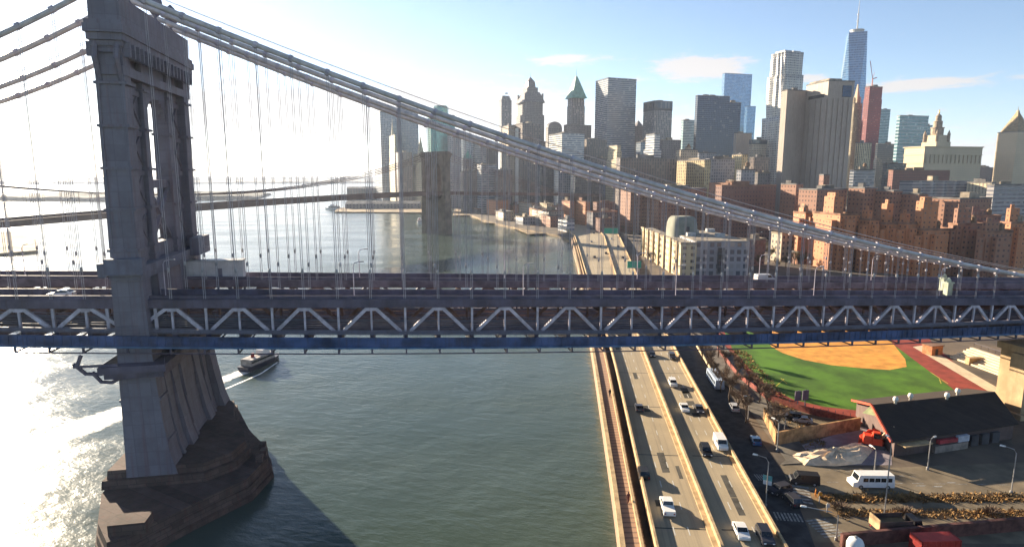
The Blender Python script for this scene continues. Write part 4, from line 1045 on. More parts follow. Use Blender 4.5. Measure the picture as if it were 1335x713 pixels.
def curved(name, lab, x0, x1, yt, Y, style):
    a_, c_ = at(x0, yt, Y), at(x1, yt, Y+12); t = thing(name, lab, AC, (a_.x, a_.y, 2.4), math.atan2(c_.y-a_.y, c_.x-a_.x), 'curved apartment blocks')
    L_ = (c_-a_).length; h = a_.z-2.4; n = 60; b = MB()
    f = [(L_*k/n, 2.2*math.cos(k/n*math.pi*2*5)-2.2) for k in range(n+1)]; bk = [(x, y+17) for x, y in reversed(f)]
    poly = f+bk; m_ = len(poly); nv = round(h/3)
    for k in range(m_):
        p, q = poly[k], poly[(k+1) % m_]; b.face([(*p, 0), (*q, 0), (*q, h), (*p, h)], [(k*.5, 0), (k*.5+.5, 0), (k*.5+.5, nv), (k*.5, nv)])
    b.build('wall', FC[style], t)
    b = MB()
    for k in range(n): b.face([(*f[k], h+.2), (*f[k+1], h+.2), (f[k+1][0], f[k+1][1]+17, h+.2), (f[k][0], f[k][1]+17, h+.2)])
    b.build('roof', M_roof['grey'], t); b = MB(); b.box(L_*.4, L_*.5, 4, 11, h+.3, h+5); b.build('bulkhead', M_roof['tan'], t)
curved('curved_apartments', 'long grey wavy-fronted apartment block below the civic building', 1190, 1264, 236, 640, 'chat')
block(AB, 'pale apartment block with sunlit white stacks below the pyramid tower', AC, 1262, 1294, 1299, 239, 620, 'chatc', 69, rooftop=2, group='pale apartment blocks')
block(AB, 'grey-beige striped apartment block at the right edge under the pyramid tower', AC, 1293, 1298, 1342, 242, 540, 'chat', 72, rooftop=1, group='pale apartment blocks')
# --- orange brick housing with stepped tops
def stepped(lab, x0, xc, x1, yt, Y, ytall=None, xt=None, alpha=79, style='brick'):
    t, La, Lb, h = block(AB, lab, AC, x0, xc, x1, yt, Y, style, alpha, floor=2.9, bay=3.0, roof='brick', rooftop=1, group='orange brick housing with stepped tops')
    b = MB(); m_ = FC[style]
    b.prism([(-3.2, La*.12), (-.02, La*.12), (-.02, La*.45), (-3.2, La*.45)], 0, h-3, 3, 2.9); b.build('wing', m_, t); b = MB(); b.prism([(Lb*.2, -3.2), (Lb*.62, -3.2), (Lb*.62, -.02), (Lb*.2, -.02)], 0, h-2, 3, 2.9); b.build('wing', m_, t)
    hh = 6
    if ytall: hh = at(xc, ytall, Y).z-2.4-h
    b = MB(); a_, c_ = min(Lb*.5, 13), min(La*.4, 9); b.prism([(1, La*.3), (1+a_, La*.3), (1+a_, La*.3+c_), (1, La*.3+c_)], h+.35, h+hh, 3, 2.9)
    b.prism([(2.2, La*.3+1), (a_*.7, La*.3+1), (a_*.7, La*.3+c_-1), (2.2, La*.3+c_-1)], h+hh, h+hh+2.4, 3, 2.9); b.build('stair_tower', m_, t)
    b = MB(); b.lathe((Lb*.7, La*.5), [(1.6, h+.3), (1.6, h+4.5), (.1, h+5.6)], 9); b.build('water_tank', M_wood, t)
    return t
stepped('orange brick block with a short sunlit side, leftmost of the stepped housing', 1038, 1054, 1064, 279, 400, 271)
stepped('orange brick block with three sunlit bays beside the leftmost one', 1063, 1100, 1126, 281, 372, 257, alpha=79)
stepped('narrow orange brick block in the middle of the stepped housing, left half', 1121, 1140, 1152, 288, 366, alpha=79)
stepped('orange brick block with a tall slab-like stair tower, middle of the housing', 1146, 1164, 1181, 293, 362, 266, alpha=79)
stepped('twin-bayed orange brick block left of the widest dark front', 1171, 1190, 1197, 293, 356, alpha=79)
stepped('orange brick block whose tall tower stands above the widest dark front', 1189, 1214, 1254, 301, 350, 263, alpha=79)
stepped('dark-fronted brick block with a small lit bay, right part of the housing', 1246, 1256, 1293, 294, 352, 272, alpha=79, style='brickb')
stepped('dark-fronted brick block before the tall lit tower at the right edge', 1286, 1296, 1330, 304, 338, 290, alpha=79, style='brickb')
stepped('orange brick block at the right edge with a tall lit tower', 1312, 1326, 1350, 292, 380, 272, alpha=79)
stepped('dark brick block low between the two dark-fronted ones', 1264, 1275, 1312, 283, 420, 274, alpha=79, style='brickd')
block('brick_house', 'small beige cube-like house standing in the brown courtyard', 'house', 1011, 1025, 1042, 306, 410, 'tan', 79, rooftop=0, roof='tan')
# --- school-like building with cream side by the road
def school():
    a_ = at(887, 338, 345); t = thing('warehouse', 'flat-roofed building with a long cream sunlit side next to the far highway', 'building', (a_.x, a_.y, 2.4), R(0))
    h = 19; L_ = 108
    b = MB(); b.prism([(0, 0), (9, 0), (9, L_), (0, L_)], 0, h, 3.6, 4.2); b.build('wall', FC['cream'], t)
    b = MB(); b.prism([(9.02, 3), (40, 3), (40, 70), (9.02, 70)], 0, h+1.5, 4, 4); b.build('wing', FC['grey'], t)  # grey facade puts the shade on the front into the wall colour
    b = MB(); b.box(.6, 8.5, .6, L_-.6, h, h+.5); b.box(9.6, 39.5, 3.6, 69.5, h+1.51, h+1.9)
    for x0, x1, y0, y1 in ((-.3, .55, -.3, L_+.3), (8.5, 9, -.3, 2.9), (.55, 8.5, -.3, .55)): b.box(x0, x1, y0, y1, h+.01, h+1.4)
    b.build('roof', M_roof['tan'], t)
    for k in range(7):
        b = MB(); y = 5+k*15; b.prism([(-1.0, y), (-.02, y), (-.02, y+3), (-1.0, y+3)], 0, h+1.8); b.build('buttress', M_wall, t)
    b = MB(); b.box(22, 26, 2.4, 2.98, 2, h-2); b.build('dark_bay', FC['dark'], t)
    b = MB()
    for x, y in ((12, 30), (20, 50), (28, 24), (33, 58), (16, 62)): b.box(x, x+5, y, y+4, h+1.9, h+4)
    b.build('rooftop_unit', M_metal, t)
school()
def cooling():
    a_ = gp(886, 316, 22); Y = a_.y; t = thing('cooling_tower', 'bulky rounded grey-green cooling tower rising behind the cream-sided building', 'tower', (108.5, 392, 2.4), R(8))
    b = MB(); n = 24; f = lambda e, s_: [(e*math.copysign(abs(math.cos(2*math.pi*k/n))**.6, math.cos(2*math.pi*k/n)), s_*math.copysign(abs(math.sin(2*math.pi*k/n))**.6, math.sin(2*math.pi*k/n))) for k in range(n)]
    zz = [(0, 9.5), (17, 9.3), (28, 8.4), (30.5, 7.6), (32, 6.2)]
    for (z0, e0), (z1, e1) in zip(zz, zz[1:]): b.loft(f(e0, e0), z0, f(e1, e1), z1)
    b.build('wall', mat('grey_green_render', (.26, .255, .20), .85, var=.2, scale=.1, streak=.3), t, True)
    b = MB(); b.box(-1, 1, -9.6, -9.2, 22, 26); b.build('louvre', M_roof['dark'], t)
    b = MB(); b.lathe((0, 0), [(10.4, 15), (10.4, 16.2), (9.5, 16.3)], 24); b.build('ledge', M_wall, t)
cooling()
# ------------------------------------------------------------------ waterfront low buildings, piers, ships
M_pier = mat('pier_deck', (.33, .235, .135), .95, var=.4, scale=.05)
def pierthing(lab, pts, z=2.0):
    t = thing('pier', lab, 'pier', (pts[0][0], pts[0][1], 0))
    b = MB(); b.prism(ccw([(p[0]-pts[0][0], p[1]-pts[0][1]) for p in pts]), z-.8, z); b.build('deck', M_pier, t)
    b = MB(); q = ccw(pts); c_ = (sum(p[0] for p in q)/len(q)-pts[0][0], sum(p[1] for p in q)/len(q)-pts[0][1])
    for i in range(len(q)):
        for k in range(8):
            x = q[i][0]+(q[(i+1) % len(q)][0]-q[i][0])*k/8-pts[0][0]; y = q[i][1]+(q[(i+1) % len(q)][1]-q[i][1])*k/8-pts[0][1]
            x += (c_[0]-x)*.05; y += (c_[1]-y)*.05; b.tube([(x, y, -2), (x, y, z-.8)], .5, 5)
    b.build('pile', M_wood, t, kind='stuff')
    return t
P = lambda *a: [tuple(gp(x, y, 2))[:2] for x, y in a]
pierthing('tan sandy pier jutting into the river before the far road bend', P((668, 296), (690, 291), (720, 296), (716, 304), (690, 305)))
pierthing('narrow sandy pier beyond the wider one', P((612, 279), (634, 277), (662, 287), (655, 292), (632, 290)))
pierthing('long dark pier with a shed left of the stone bridge tower', P((436, 276), (440, 271), (560, 268), (562, 277)))
pierthing('far pier peeking out right of the stone bridge tower', P((590, 281), (592, 273), (612, 273), (616, 280)))
for lab, x0, x1, y0, Y, st in (('low dark pier shed left of the stone bridge tower', 450, 548, 266, 1090, 'darkstone'), ('tall dark pier shed under the leftmost skyscrapers', 452, 492, 246, 1420, 'dark')):
    a_, c_ = at(x0, y0, Y), at(x1, y0, Y+14); t = thing('pier_shed', lab, 'shed', (a_.x, a_.y, 1.9), math.atan2(c_.y-a_.y, c_.x-a_.x))
    L_ = (c_-a_).length; h = a_.z-1.9; b = MB(); b.prism([(0, 0), (L_, 0), (L_, 40), (0, 40)], 0, h, 6, 5); b.build('wall', FC[st], t)
    b = MB(); n = 6
    for k in range(n): b.loft([(L_*k/n, -.5), (L_*(k+1)/n-.3, -.5), (L_*(k+1)/n-.3, 40.5), (L_*k/n, 40.5)], h, [(L_*k/n, 18), (L_*(k+1)/n-.3, 18), (L_*(k+1)/n-.3, 22), (L_*k/n, 22)], h+4)
    b.build('roof', M_roof['grey'], t)
low = [('orange brick row house beyond the river bend, leftmost of the waterfront', 634, 646, 664, 262, 900, 'brick'), ('sunlit orange brick warehouse under the stone bridge deck', 733, 744, 750, 263, 720, 'brick'),
       ('orange brick warehouse beside the sunlit one under the bridge deck', 749, 764, 768, 264, 700, 'brick'), ('grey long shed behind the far road bend', 766, 774, 806, 277, 640, 'darkstone'),
       ('dark brick market hall with a lit gable left of the brown slabs', 774, 779, 812, 265, 740, 'brickd'), ('tan low warehouse among the waterfront houses', 676, 694, 704, 266, 860, 'tan'),
       ('small cream house on the waterfront near the river bend', 704, 713, 722, 266, 820, 'cream'), ('brown house row behind the narrow sandy pier', 612, 626, 636, 265, 980, 'brickb'),
       ('grey waterfront shed between the cream house and the warehouses', 720, 726, 736, 270, 760, 'grey'), ('small pink house behind the tan warehouse', 662, 670, 680, 268, 930, 'brick'),
       ('flat tan shed close to the road bend', 694, 716, 736, 276, 700, 'tan'), ('plum brick house row left of the highway sign', 778, 784, 800, 286, 600, 'brickd'), ('tan quay shed beside the narrow sandy pier', 646, 656, 670, 277, 790, 'tan'), ('grey flat shed on the quay behind the wide sandy pier', 672, 682, 698, 284, 725, 'grey'),
       ('brown brick row right of the wide sandy pier', 706, 718, 732, 282, 690, 'brickb'), ('pale banded shed just left of the far road bend', 728, 740, 750, 287, 632, 'white'), ('small orange house between the tan warehouse and the cream house', 690, 697, 706, 272, 800, 'brick'), ('dark quay shed right of the moored ship', 612, 622, 640, 273, 960, 'darkstone')]
for lb, x0, xc, x1, yt, Y, st in low: block('waterfront_house', lb, 'building', x0, xc, x1, yt, Y, st, 69, roof=rb.choice(('tan', 'brick', 'grey')), rooftop=1, group='low waterfront buildings')
block('brick_house', 'small brown brick building right of the cream-sided one, by the roadside trees', 'house', 968, 978, 1004, 314, 390, 'brickd', 69, roof='tan', rooftop=1)
block('brick_house', 'low plum brick house at the edge of the brown courtyard', 'house', 1040, 1048, 1064, 330, 400, 'brickd', 69, roof='grey', rooftop=1)
# ships
M_hullw = mat('white_hull', (.75, .73, .7), .4, var=.06); M_hulld = mat('dark_hull', (.03, .035, .06), .4, var=.1); M_glass = mat('dark_glass', (.015, .018, .022), .08, spec=.6)
def hullmesh(L_, Wd, z0, z1, bow=.28):
    b = MB(); pr = [(-.5, .42), (-.46, .5), (.5-bow, .5), (.5-bow*.5, .36), (.5-.04, .1), (.5, .0)]
    dk = [(x*L_, -y*Wd) for x, y in pr] + [(x*L_, y*Wd) for x, y in reversed(pr[:-1])]
    wl = [(x*.94-.01*L_, y*.8) for x, y in dk]; b.loft(ccw(wl), z0, ccw(dk), z1); return b
def ferry(name, lab, loc, rz, L_=22, hull=M_hulld, dark=False):
    t = thing(name, lab, 'boat', loc, rz); k = L_/22
    hullmesh(L_, 6*k, -.6*k, 1.9*k).build('hull', hull, t)
    b = MB(); b.box(-9*k, 5*k, -2.5*k, 2.5*k, 1.91*k, 4.2*k); b.box(-8.6*k, 3.6*k, -2.6*k, 2.6*k, 4.2*k, 4.4*k); c_ = b.build('cabin', mat('cabin_paint', (.40, .36, .33), .5), t)
    b = MB(); b.box(-8.6*k, 4.6*k, -2.54*k, -2.5*k, 2.9*k, 3.7*k); b.box(-8.6*k, 4.6*k, 2.5*k, 2.54*k, 2.9*k, 3.7*k); b.box(5.0*k, 5.05*k, -2.2*k, 2.2*k, 2.8*k, 3.7*k); b.build('window', M_glass, c_)
    b = MB(); b.loft([(-1*k, -1.8*k), (3.2*k, -1.8*k), (3.2*k, 1.8*k), (-1*k, 1.8*k)], 4.41*k, [(-1*k, -1.6*k), (2.4*k, -1.6*k), (2.4*k, 1.6*k), (-1*k, 1.6*k)], 6.3*k); b.build('wheelhouse', M_hullw, t)
    b = MB(); b.tube([(.5*k, 0, 6.3*k), (.2*k, 0, 9*k)], .1*k, 5); b.tube([(.3*k, -1*k, 8*k), (.3*k, 1*k, 8*k)], .07*k, 4); b.build('mast', M_metal, t)
    b = MB(); b.lathe((-5*k, 0), [(.7*k, 4.4*k), (.6*k, 6*k)], 8); b.build('funnel', mat('funnel_red', (.3, .05, .04), .5), t)
    b = MB()
    for s_ in (-1, 1): b.tube([(-8.6*k, s_*2.4*k, 5.2*k), (-1.5*k, s_*2.4*k, 5.2*k)], .05*k, 3)
    b.build('railing', M_metal, t)
    return t
fa, fb = gp(317, 485, 0), gp(364, 465, 0); fr = math.atan2((fb-fa).y, (fb-fa).x)
fm = (fa+fb)/2
ferry('ferry', 'dark-hulled ferry with a white cabin heading upriver, its wake behind it', (fm.x, fm.y, 0), fr, (fb-fa).length*1.02)
p = gp(547, 291, 0); ferry('ferry', 'small white boat beside the stone bridge tower', (p.x, p.y, 0), R(100), 24, M_hullw)
p = gp(434, 273, 0); ferry('ferry', 'white boat at the left end of the long dark pier', (p.x, p.y, 0), R(170), 30, M_hullw)
p = gp(600, 271, 0); ferry('moored_ship', 'white-topped ship moored right of the stone bridge tower', (p.x, p.y, 0), R(20), 46, M_hulld)
# wake: foam lying on the water
mfo, gfo, bf = new_mat('foam')
tcf = gfo.N.new('ShaderNodeTexCoord'); uvn = gfo.N.new('ShaderNodeUVMap'); pu = gfo.sep(uvn.outputs[0])
nf = gfo.noise(tcf.outputs['Object'], .5, 8, .75)
edge = gfo.m('SUBTRACT', 1.0, gfo.m('ABSOLUTE', gfo.m('SUBTRACT', gfo.m('MULTIPLY', pu[0], 2.0), 1.0)))
fade = gfo.m('MULTIPLY', gfo.ramp(edge, 0, .7), gfo.ramp(pu[1], 0.0, .5))
al = gfo.ramp(gfo.m('ADD', gfo.m('MULTIPLY', nf, .9), gfo.m('MULTIPLY', fade, .5)), .6, .98)
bf.inputs['Base Color'].default_value = (.8, .78, .74, 1); bf.inputs['Roughness'].default_value = .6
gfo.L.new(gfo.m('MULTIPLY', al, gfo.ramp(fade, 0, .2)), bf.inputs['Alpha'])
def foam(name, pts, w0, w1, m=mfo):
    b = MB(); n = len(pts); rows = []
    for i, q in enumerate(pts):
        d_ = (pts[min(i+1, n-1)]-pts[max(i-1, 0)]).normalized(); nr = Vector((-d_.y, d_.x, 0)); ww = w0+(w1-w0)*i/(n-1); rows.append((q-nr*ww, q+nr*ww))
    for i in range(n-1):
        v0, v1 = 1-i/(n-1), 1-(i+1)/(n-1); (a_, c_), (e_, f_) = rows[i], rows[i+1]
        b.face([(a_.x, a_.y, .03), (c_.x, c_.y, .03), (f_.x, f_.y, .03), (e_.x, e_.y, .03)], [(0, v0), (1, v0), (1, v1), (0, v1)])
    return b.build(name, m, None, False, 'stuff')
wd_ = (fa-fb).normalized(); wp = [fa - wd_*14] + [gp(x, y, 0) for x, y in ((300, 491), (262, 505), (210, 521), (150, 540), (80, 566), (10, 595), (-80, 630), (-160, 660))]
foam('boat_wake', wp, 2.6, 13)
foam('boat_wake', [gp(x, y, 0) for x, y in ((362, 472), (340, 487), (310, 500), (282, 512), (262, 522))], .5, .9)
# ------------------------------------------------------------------ field building, stands, walls
def gable():
    E0, E1, R0, R1 = Vector((77.9, 118.7)), Vector((111.5, 128.1)), Vector((80.3, 130.5)), Vector((114.2, 138.9))
    r_ = R0-E0; L0, L1 = R0+r_, R1+r_; t = thing('sports_hall', 'long building with a dark gabled roof and white roof vents beside the ball field', 'building', (E0.x, E0.y, ZG))
    o_ = E0; e, rd = 3.7, 7.1; q = lambda p, z: (p.x-o_.x, p.y-o_.y, z)
    ins = .035; mid = (E0+L1)/2; I = lambda p: mid+(p-mid)*(1-ins*1.6)
    b = MB(); b.prism([q(I(E0), 0)[:2], q(I(E1), 0)[:2], q(I(L1), 0)[:2], q(I(L0), 0)[:2]], 0, e-.25, 4, 3.4)
    for a_, c_, f_ in ((E0, L0, R0), (E1, L1, R1)): b.face([q(I(a_), e-.25), q(I(c_), e-.25), q(I(f_), rd-.3)])
    b.build('wall', mat('hall_wall', (.13, .09, .082), .9, var=.2, scale=.2, streak=.3), t)
    b = MB(); th = .3
    for a_, c_, f_, g_ in ((E0, E1, R1, R0), (R0, R1, L1, L0)):
        za, zb_ = (e, rd) if a_ is E0 else (rd, e)
        b.face([q(a_, za), q(c_, za), q(f_, zb_), q(g_, zb_)]); b.face([q(a_, za-th), q(g_, zb_-th), q(f_, zb_-th), q(c_, za-th)])
        for (s_, zs), (u_, zu) in (((a_, za), (c_, za)), ((c_, za), (f_, zb_)), ((g_, zb_), (a_, za))): b.face([q(s_, zs-th), q(u_, zu-th), q(u_, zu), q(s_, zs)])
    b.build('roof', seamed('dark_roofing', (.062, .045, .038), 1.1, 50, .0, .85, .25, .5, .2), t)
    b = MB()
    b.beam(q(E0+Vector((-.2, 0)), e), q(R0+Vector((-.2, 0)), rd), .35, .5); b.beam(q(R0+Vector((-.2, 0)), rd), q(L0+Vector((-.2, 0)), e), .35, .5); b.build('verge_trim', mat('red_trim', (.45, .07, .035), .6), t)
    b = MB(); b.face([q(R0-Vector((.3, 0)), rd-.2), q(R0-Vector((2.2, .3)), rd-1.8), q(R0-r_*.3-Vector((.3, 0)), rd-1.2)]); b.build('awning', mat('pale_awning', (.22, .24, .12), .8), t)
    M_vent = mat('vent_white', (.8, .76, .68), .4)
    for x, y, f_ in ((1165, 534, .97), (1187, 523, 1.0), (1230, 525, .93), (1249, 514, 1.0)):
        k = (x-1137)/(1297-1137); p = R0.lerp(R1, k)*f_+(E0.lerp(E1, k))*(1-f_) if f_ < 1 else R0.lerp(R1, k)+r_*.08; z = rd-(1-f_)*3.7-.1 if f_ < 1 else rd-.3
        b = MB(); c_ = q(p, 0)[:2]; b.lathe(c_, [(.28, z-.3), (.28, z+.6), (.5, z+.7), (.58, z+1.15), (.42, z+1.6), (.1, z+1.7)], 10); b.build('roof_vent', M_vent, t, True)
    dv = (E1-E0).normalized()
    for s_, l_, z0, z1, m_, nm in ((11, 9, .0, 1.5, mat('pale_hoarding', (.3, .24, .2), .8), 'counter'), (12, 5, 1.9, 2.7, mat('red_sign', (.4, .05, .06), .6), 'sign_board'), (17.2, 3, 1.7, 3.0, mat('white_sign', (.55, .55, .6), .6), 'sign_board'), (2, 7.2, 2.7, 2.95, M_wall, 'canopy')):
        a_ = E0+dv*s_; c_ = E0+dv*(s_+l_); nn_ = Vector((dv.y, -dv.x))*(.55 if nm != 'canopy' else 1.4)
        b = MB(); pl = [q(a_+nn_, 0)[:2], q(c_+nn_, 0)[:2], q(c_+nn_*-.4, 0)[:2], q(a_+nn_*-.4, 0)[:2]]; b.prism(ccw(pl), z0, z1); b.build(nm, m_, t)
    for s_ in (21.5, 24.5, 27.5): 
        a_ = E0+dv*s_; b = MB(); nn_ = Vector((dv.y, -dv.x))*.12; pl = [q(a_+nn_, 0)[:2], q(a_+dv*2+nn_, 0)[:2], q(a_+dv*2-nn_*9, 0)[:2], q(a_-nn_*9, 0)[:2]]; b.prism(ccw(pl), 0.05, 2.4); b.build('door', M_roof['dark'], t)
gable()
b = MB()                                             # retaining wall, L shaped
def wallrun(b, pts, z0, z1, th):
    for p, q in zip(pts, pts[1:]):
        d_ = (q-p).normalized(); nr = Vector((-d_.y, d_.x, 0))*th/2; b.prism(ccw([(p-nr).to_tuple()[:2], (q-nr).to_tuple()[:2], (q+nr).to_tuple()[:2], (p+nr).to_tuple()[:2]]), z0, z1)
wallrun(b, [gp(1012, 580, ZG), gp(1120, 560, ZG)], ZG, ZG+3.0, .5); wallrun(b, [gp(996, 546, ZG), gp(1012, 580, ZG)], ZG, ZG+2.9, .45)
tag(b.build('retaining_wall', mat('wall_sandstone', (.38, .22, .10), .9, var=.35, scale=.5, streak=.3)), 'tan stone retaining wall below the small parking lot', 'wall')
b = MB(); wallrun(b, [gp(x, y, ZG) for x, y in ((935, 456), (962, 492), (1000, 521), (1060, 541), (1118, 552))], ZG, ZG+1.5, .12)
fe = tag(b.build('field_fence', mat('red_mesh_fence', (.22, .055, .04), .8, var=.3, scale=1.5)), 'dark red fence round the outer curve of the ball field', 'fence')
b = MB()
pts = [gp(x, y, ZG) for x, y in ((935, 456), (962, 492), (1000, 521), (1060, 541), (1118, 552))]
for p, q in zip(pts, pts[1:]):
    for k in range(6): c_ = p.lerp(q, k/6); b.tube([(c_.x, c_.y, ZG), (c_.x, c_.y, ZG+2.3)], .06, 4)
b.build('post', M_steel, fe)
b = MB(); wallrun(b, [gp(x, y, ZG) for x, y in ((908, 452), (930, 490), (974, 522))], ZG+.1, ZG+1.0, .35)
tag(b.build('roadside_wall', mat('pale_coping', (.60, .46, .28), .85, var=.15)), 'pale low wall running among the bare trees left of the field', 'wall')
b = MB(); wallrun(b, [gp(x, y, ZG) for x, y in ((1096, 712), (1335, 690), (1420, 684))], ZG, ZG+2.2, .6)
tag(b.build('brick_wall', mat('dark_red_brick', (.13, .055, .045), .9, var=.3, scale=1.0)), 'dark red brick wall along the bottom right edge', 'wall')
def bleachers():
    a_, c_ = gp(1238, 466, ZG), gp(1314, 494, ZG); d_ = (c_-a_); L_ = d_.length
    t = thing('bleachers', 'pale concrete stepped stand on the far right of the red track', 'grandstand', (a_.x, a_.y, ZG), math.atan2(d_.y, d_.x))
    b = MB()
    for k in range(7): b.box(0, L_, k*1.1, k*1.1+1.1, 0, .5+k*.45)
    b.build('step', mat('pale_concrete', (.62, .50, .34), .9, var=.12), t)
    b = MB()
    for k in range(9): b.tube([(L_*k/8, 8.0, 0), (L_*k/8, 8.0, 4.6)], .06, 4)
    b.tube([(0, 8, 4.6), (L_, 8, 4.6)], .05, 4); b.build('guard_rail', M_steel, t)
    b = MB(); b.box(L_*.3, L_*.3+1.5, -.3, 6.6, .02, 2.2); b.build('stairway', M_wall, t)
bleachers()
a_ = gp(1232, 466, ZG); t = thing('brick_hut', 'small orange brick hut between the red track and the concrete stand', 'hut', (a_.x-3, a_.y+2, ZG), R(15))
b = MB(); b.box(0, 4.5, 0, 3.5, 0, 3.0); b.build('wall', mat('hut_brick', (.45, .18, .08), .85, var=.25, scale=1), t); b = MB(); b.box(-.3, 4.8, -.3, 3.8, 3.0, 3.25); b.build('roof', M_roof['brick'], t); b = MB(); b.box(1.5, 2.5, -.06, 0, .0, 2.1); b.build('door', M_roof['dark'], t)
# scoreboard seen from behind
a_ = gp(1044, 533, ZG); t = thing('scoreboard', 'dark twin-panelled scoreboard standing at the edge of the field', 'scoreboard', (a_.x, a_.y, ZG), R(15))
for dx in (-1.25, .95):
    b = MB(); b.tube([(dx+.15, 0, 0), (dx+.15, 0, 5.0)], .13, 5); b.build('post', M_steel, t); b = MB(); b.box(dx-.75, dx+1.0, -.12, .12, 2.3, 4.8); b.build('panel', M_navy, t)
# overhead green signs on the far highway
M_sign = mat('sign_green', (.02, .30, .20), .5, var=.08)
for lab, x, y, Y, wd, hh in (('green overhead highway sign nearer the bridge deck', 827, 345, 352, 8, 4.2), ('green overhead highway sign at the far road bend', 797, 301, 566, 13, 5.2)):
    p = at(x, y, Y); t = thing('highway_sign', lab, 'sign', (p.x, p.y, ZG), 0); zb_ = p.z-ZG
    b = MB(); b.box(-wd/2, wd/2, -.12, .12, zb_-hh/2, zb_+hh/2); pn = b.build('panel', M_sign, t)
    b = MB()
    for sx in (-1, 1): b.tube([(sx*wd*.36, .3, 0), (sx*wd*.36, .3, zb_+hh/2)], .22, 6)
    b.build('post', M_metal, t)
    b = MB(); e_ = .14
    for x0, x1, z0, z1 in ((-wd/2+.2, wd/2-.2, zb_-hh/2+.15, zb_-hh/2+.15+e_), (-wd/2+.2, wd/2-.2, zb_+hh/2-.15-e_, zb_+hh/2-.15)): b.box(x0, x1, -.15, -.121, z0, z1)
    b.build('border', M_paint, t)
# dark open shed with lit edge, among the trees right of the cream building
p = at(980, 314, 470); t = thing('open_shed', 'dark flat-roofed shelter with a bright roof edge among the courtyard trees', 'shelter', (p.x, p.y, ZG), R(20))
h_ = p.z-ZG
b = MB(); b.box(0, 15, 0, 10, h_, h_+.5); b.build('roof', M_roof['tan'], t); b = MB(); b.box(-.2, 15.2, -.25, -.02, h_-.2, h_+.6); b.build('fascia', M_wall, t)
b = MB(); [b.box(x, x+.5, y, y+.5, 0, h_-.01) for x in (.5, 7, 14) for y in (.5, 9)]; b.build('post', M_steel, t); b = MB(); b.box(1, 14, 8, 8.4, 0, h_-.02); b.build('back_wall', FC['brickd'], t)
# mound of pale sheeting and the red heap beside the hall
def mound(name, lab, cat, pix, hgt, m, seed, n=22):
    rnd = random.Random(seed); pts = [gp(x, y, ZG) for x, y in pix]; c_ = sum(pts, Vector())/len(pts); b = MB(); ring = []
    for i in range(len(pts)):
        for k in range(5): ring.append(pts[i].lerp(pts[(i+1) % len(pts)], k/5)-c_)
    lv = [(1.03, 0), (.96, .35), (.86, .66), (.68, .86), (.42, .98), (.15, 1.03)]
    rows = [[(p.x*s_+(rnd.uniform(-.25, .25) if s_ < 1 else 0), p.y*s_+(rnd.uniform(-.25, .25) if s_ < 1 else 0), z*hgt*rnd.uniform(.72, 1.25)) for p in ring] for s_, z in lv]; k_ = len(ring)
    for A, B in zip(rows, rows[1:]):
        for k in range(k_): b.face([A[k], A[(k+1) % k_], B[(k+1) % k_], B[k]])
    b.face(rows[-1]); o = b.build(name, m, None, False); o.location = (c_.x, c_.y, ZG); return tag(o, lab, cat)
mound('covered_mound', 'long heap under pale cream sheeting beside the hall', 'heap', [(1032, 594), (1062, 590), (1100, 586), (1126, 578), (1138, 586), (1122, 604), (1090, 607), (1050, 606)], 1.2, mat('cream_sheet', (.68, .52, .36), .8, var=.15, scale=.8), 5)
def digger():
    p = gp(1139, 582, ZG); t = thing('excavator', 'small bright red excavator working at the end of the cream heap', 'excavator', (p.x, p.y, ZG), R(-25)); t.scale = (1.15,)*3; Mr = mat('machine_red', (.62, .055, .02), .45, var=.12); Mk = M_roof['dark']
    for y in (-1.15, .75):
        b = MB(); b.loft([(-1.6, y), (1.6, y), (1.6, y+.45), (-1.6, y+.45)], .0, [(-1.9, y), (1.9, y), (1.9, y+.45), (-1.9, y+.45)], .35); b.loft([(-1.9, y), (1.9, y), (1.9, y+.45), (-1.9, y+.45)], .35, [(-1.5, y), (1.5, y), (1.5, y+.45), (-1.5, y+.45)], .75); b.build('track', Mk, t)
    b = MB(); b.box(-1.9, 1.2, -1.15, 1.15, .78, 1.7); b.loft([(-1.9, -1.1), (-.5, -1.1), (-.5, 1.1), (-1.9, 1.1)], 1.7, [(-1.7, -1), (-.6, -1), (-.6, 1), (-1.7, 1)], 2.3); b.build('body', Mr, t)
    b = MB(); b.loft([(-.4, -1.1), (1.1, -1.1), (1.1, .1), (-.4, .1)], 1.71, [(-.3, -1.05), (.8, -1.05), (.8, .05), (-.3, .05)], 3.1); cb = b.build('cab', Mr, t)
    b = MB(); b.box(-.25, .85, -1.14, -1.09, 2.0, 2.9); b.box(1.0, 1.06, -1.0, 0, 2.0, 2.8); b.build('window', M_glass, cb)
    b = MB(); b.beam((1.0, .5, 1.5), (2.8, .5, 4.2), .4, .5); b.beam((2.8, .5, 4.2), (4.6, .5, 2.6), .35, .4); b.build('arm', mat('arm_pale', (.6, .45, .3), .5), t)
    b = MB(); b.loft([(4.2, 0), (5.0, 0), (5.0, 1), (4.2, 1)], 1.4, [(4.3, 0), (5.3, 0), (5.3, 1), (4.3, 1)], 2.5); b.build('bucket', Mk, t)
digger()
mound('red_sheeting', 'crumpled heap of red sheeting lying next to the small excavator', 'heap', [(1119, 578), (1128, 572), (1146, 572), (1152, 582), (1136, 586)], 2.6, mat('red_sheet', (.60, .06, .02), .7, var=.2, scale=1.5), 9)
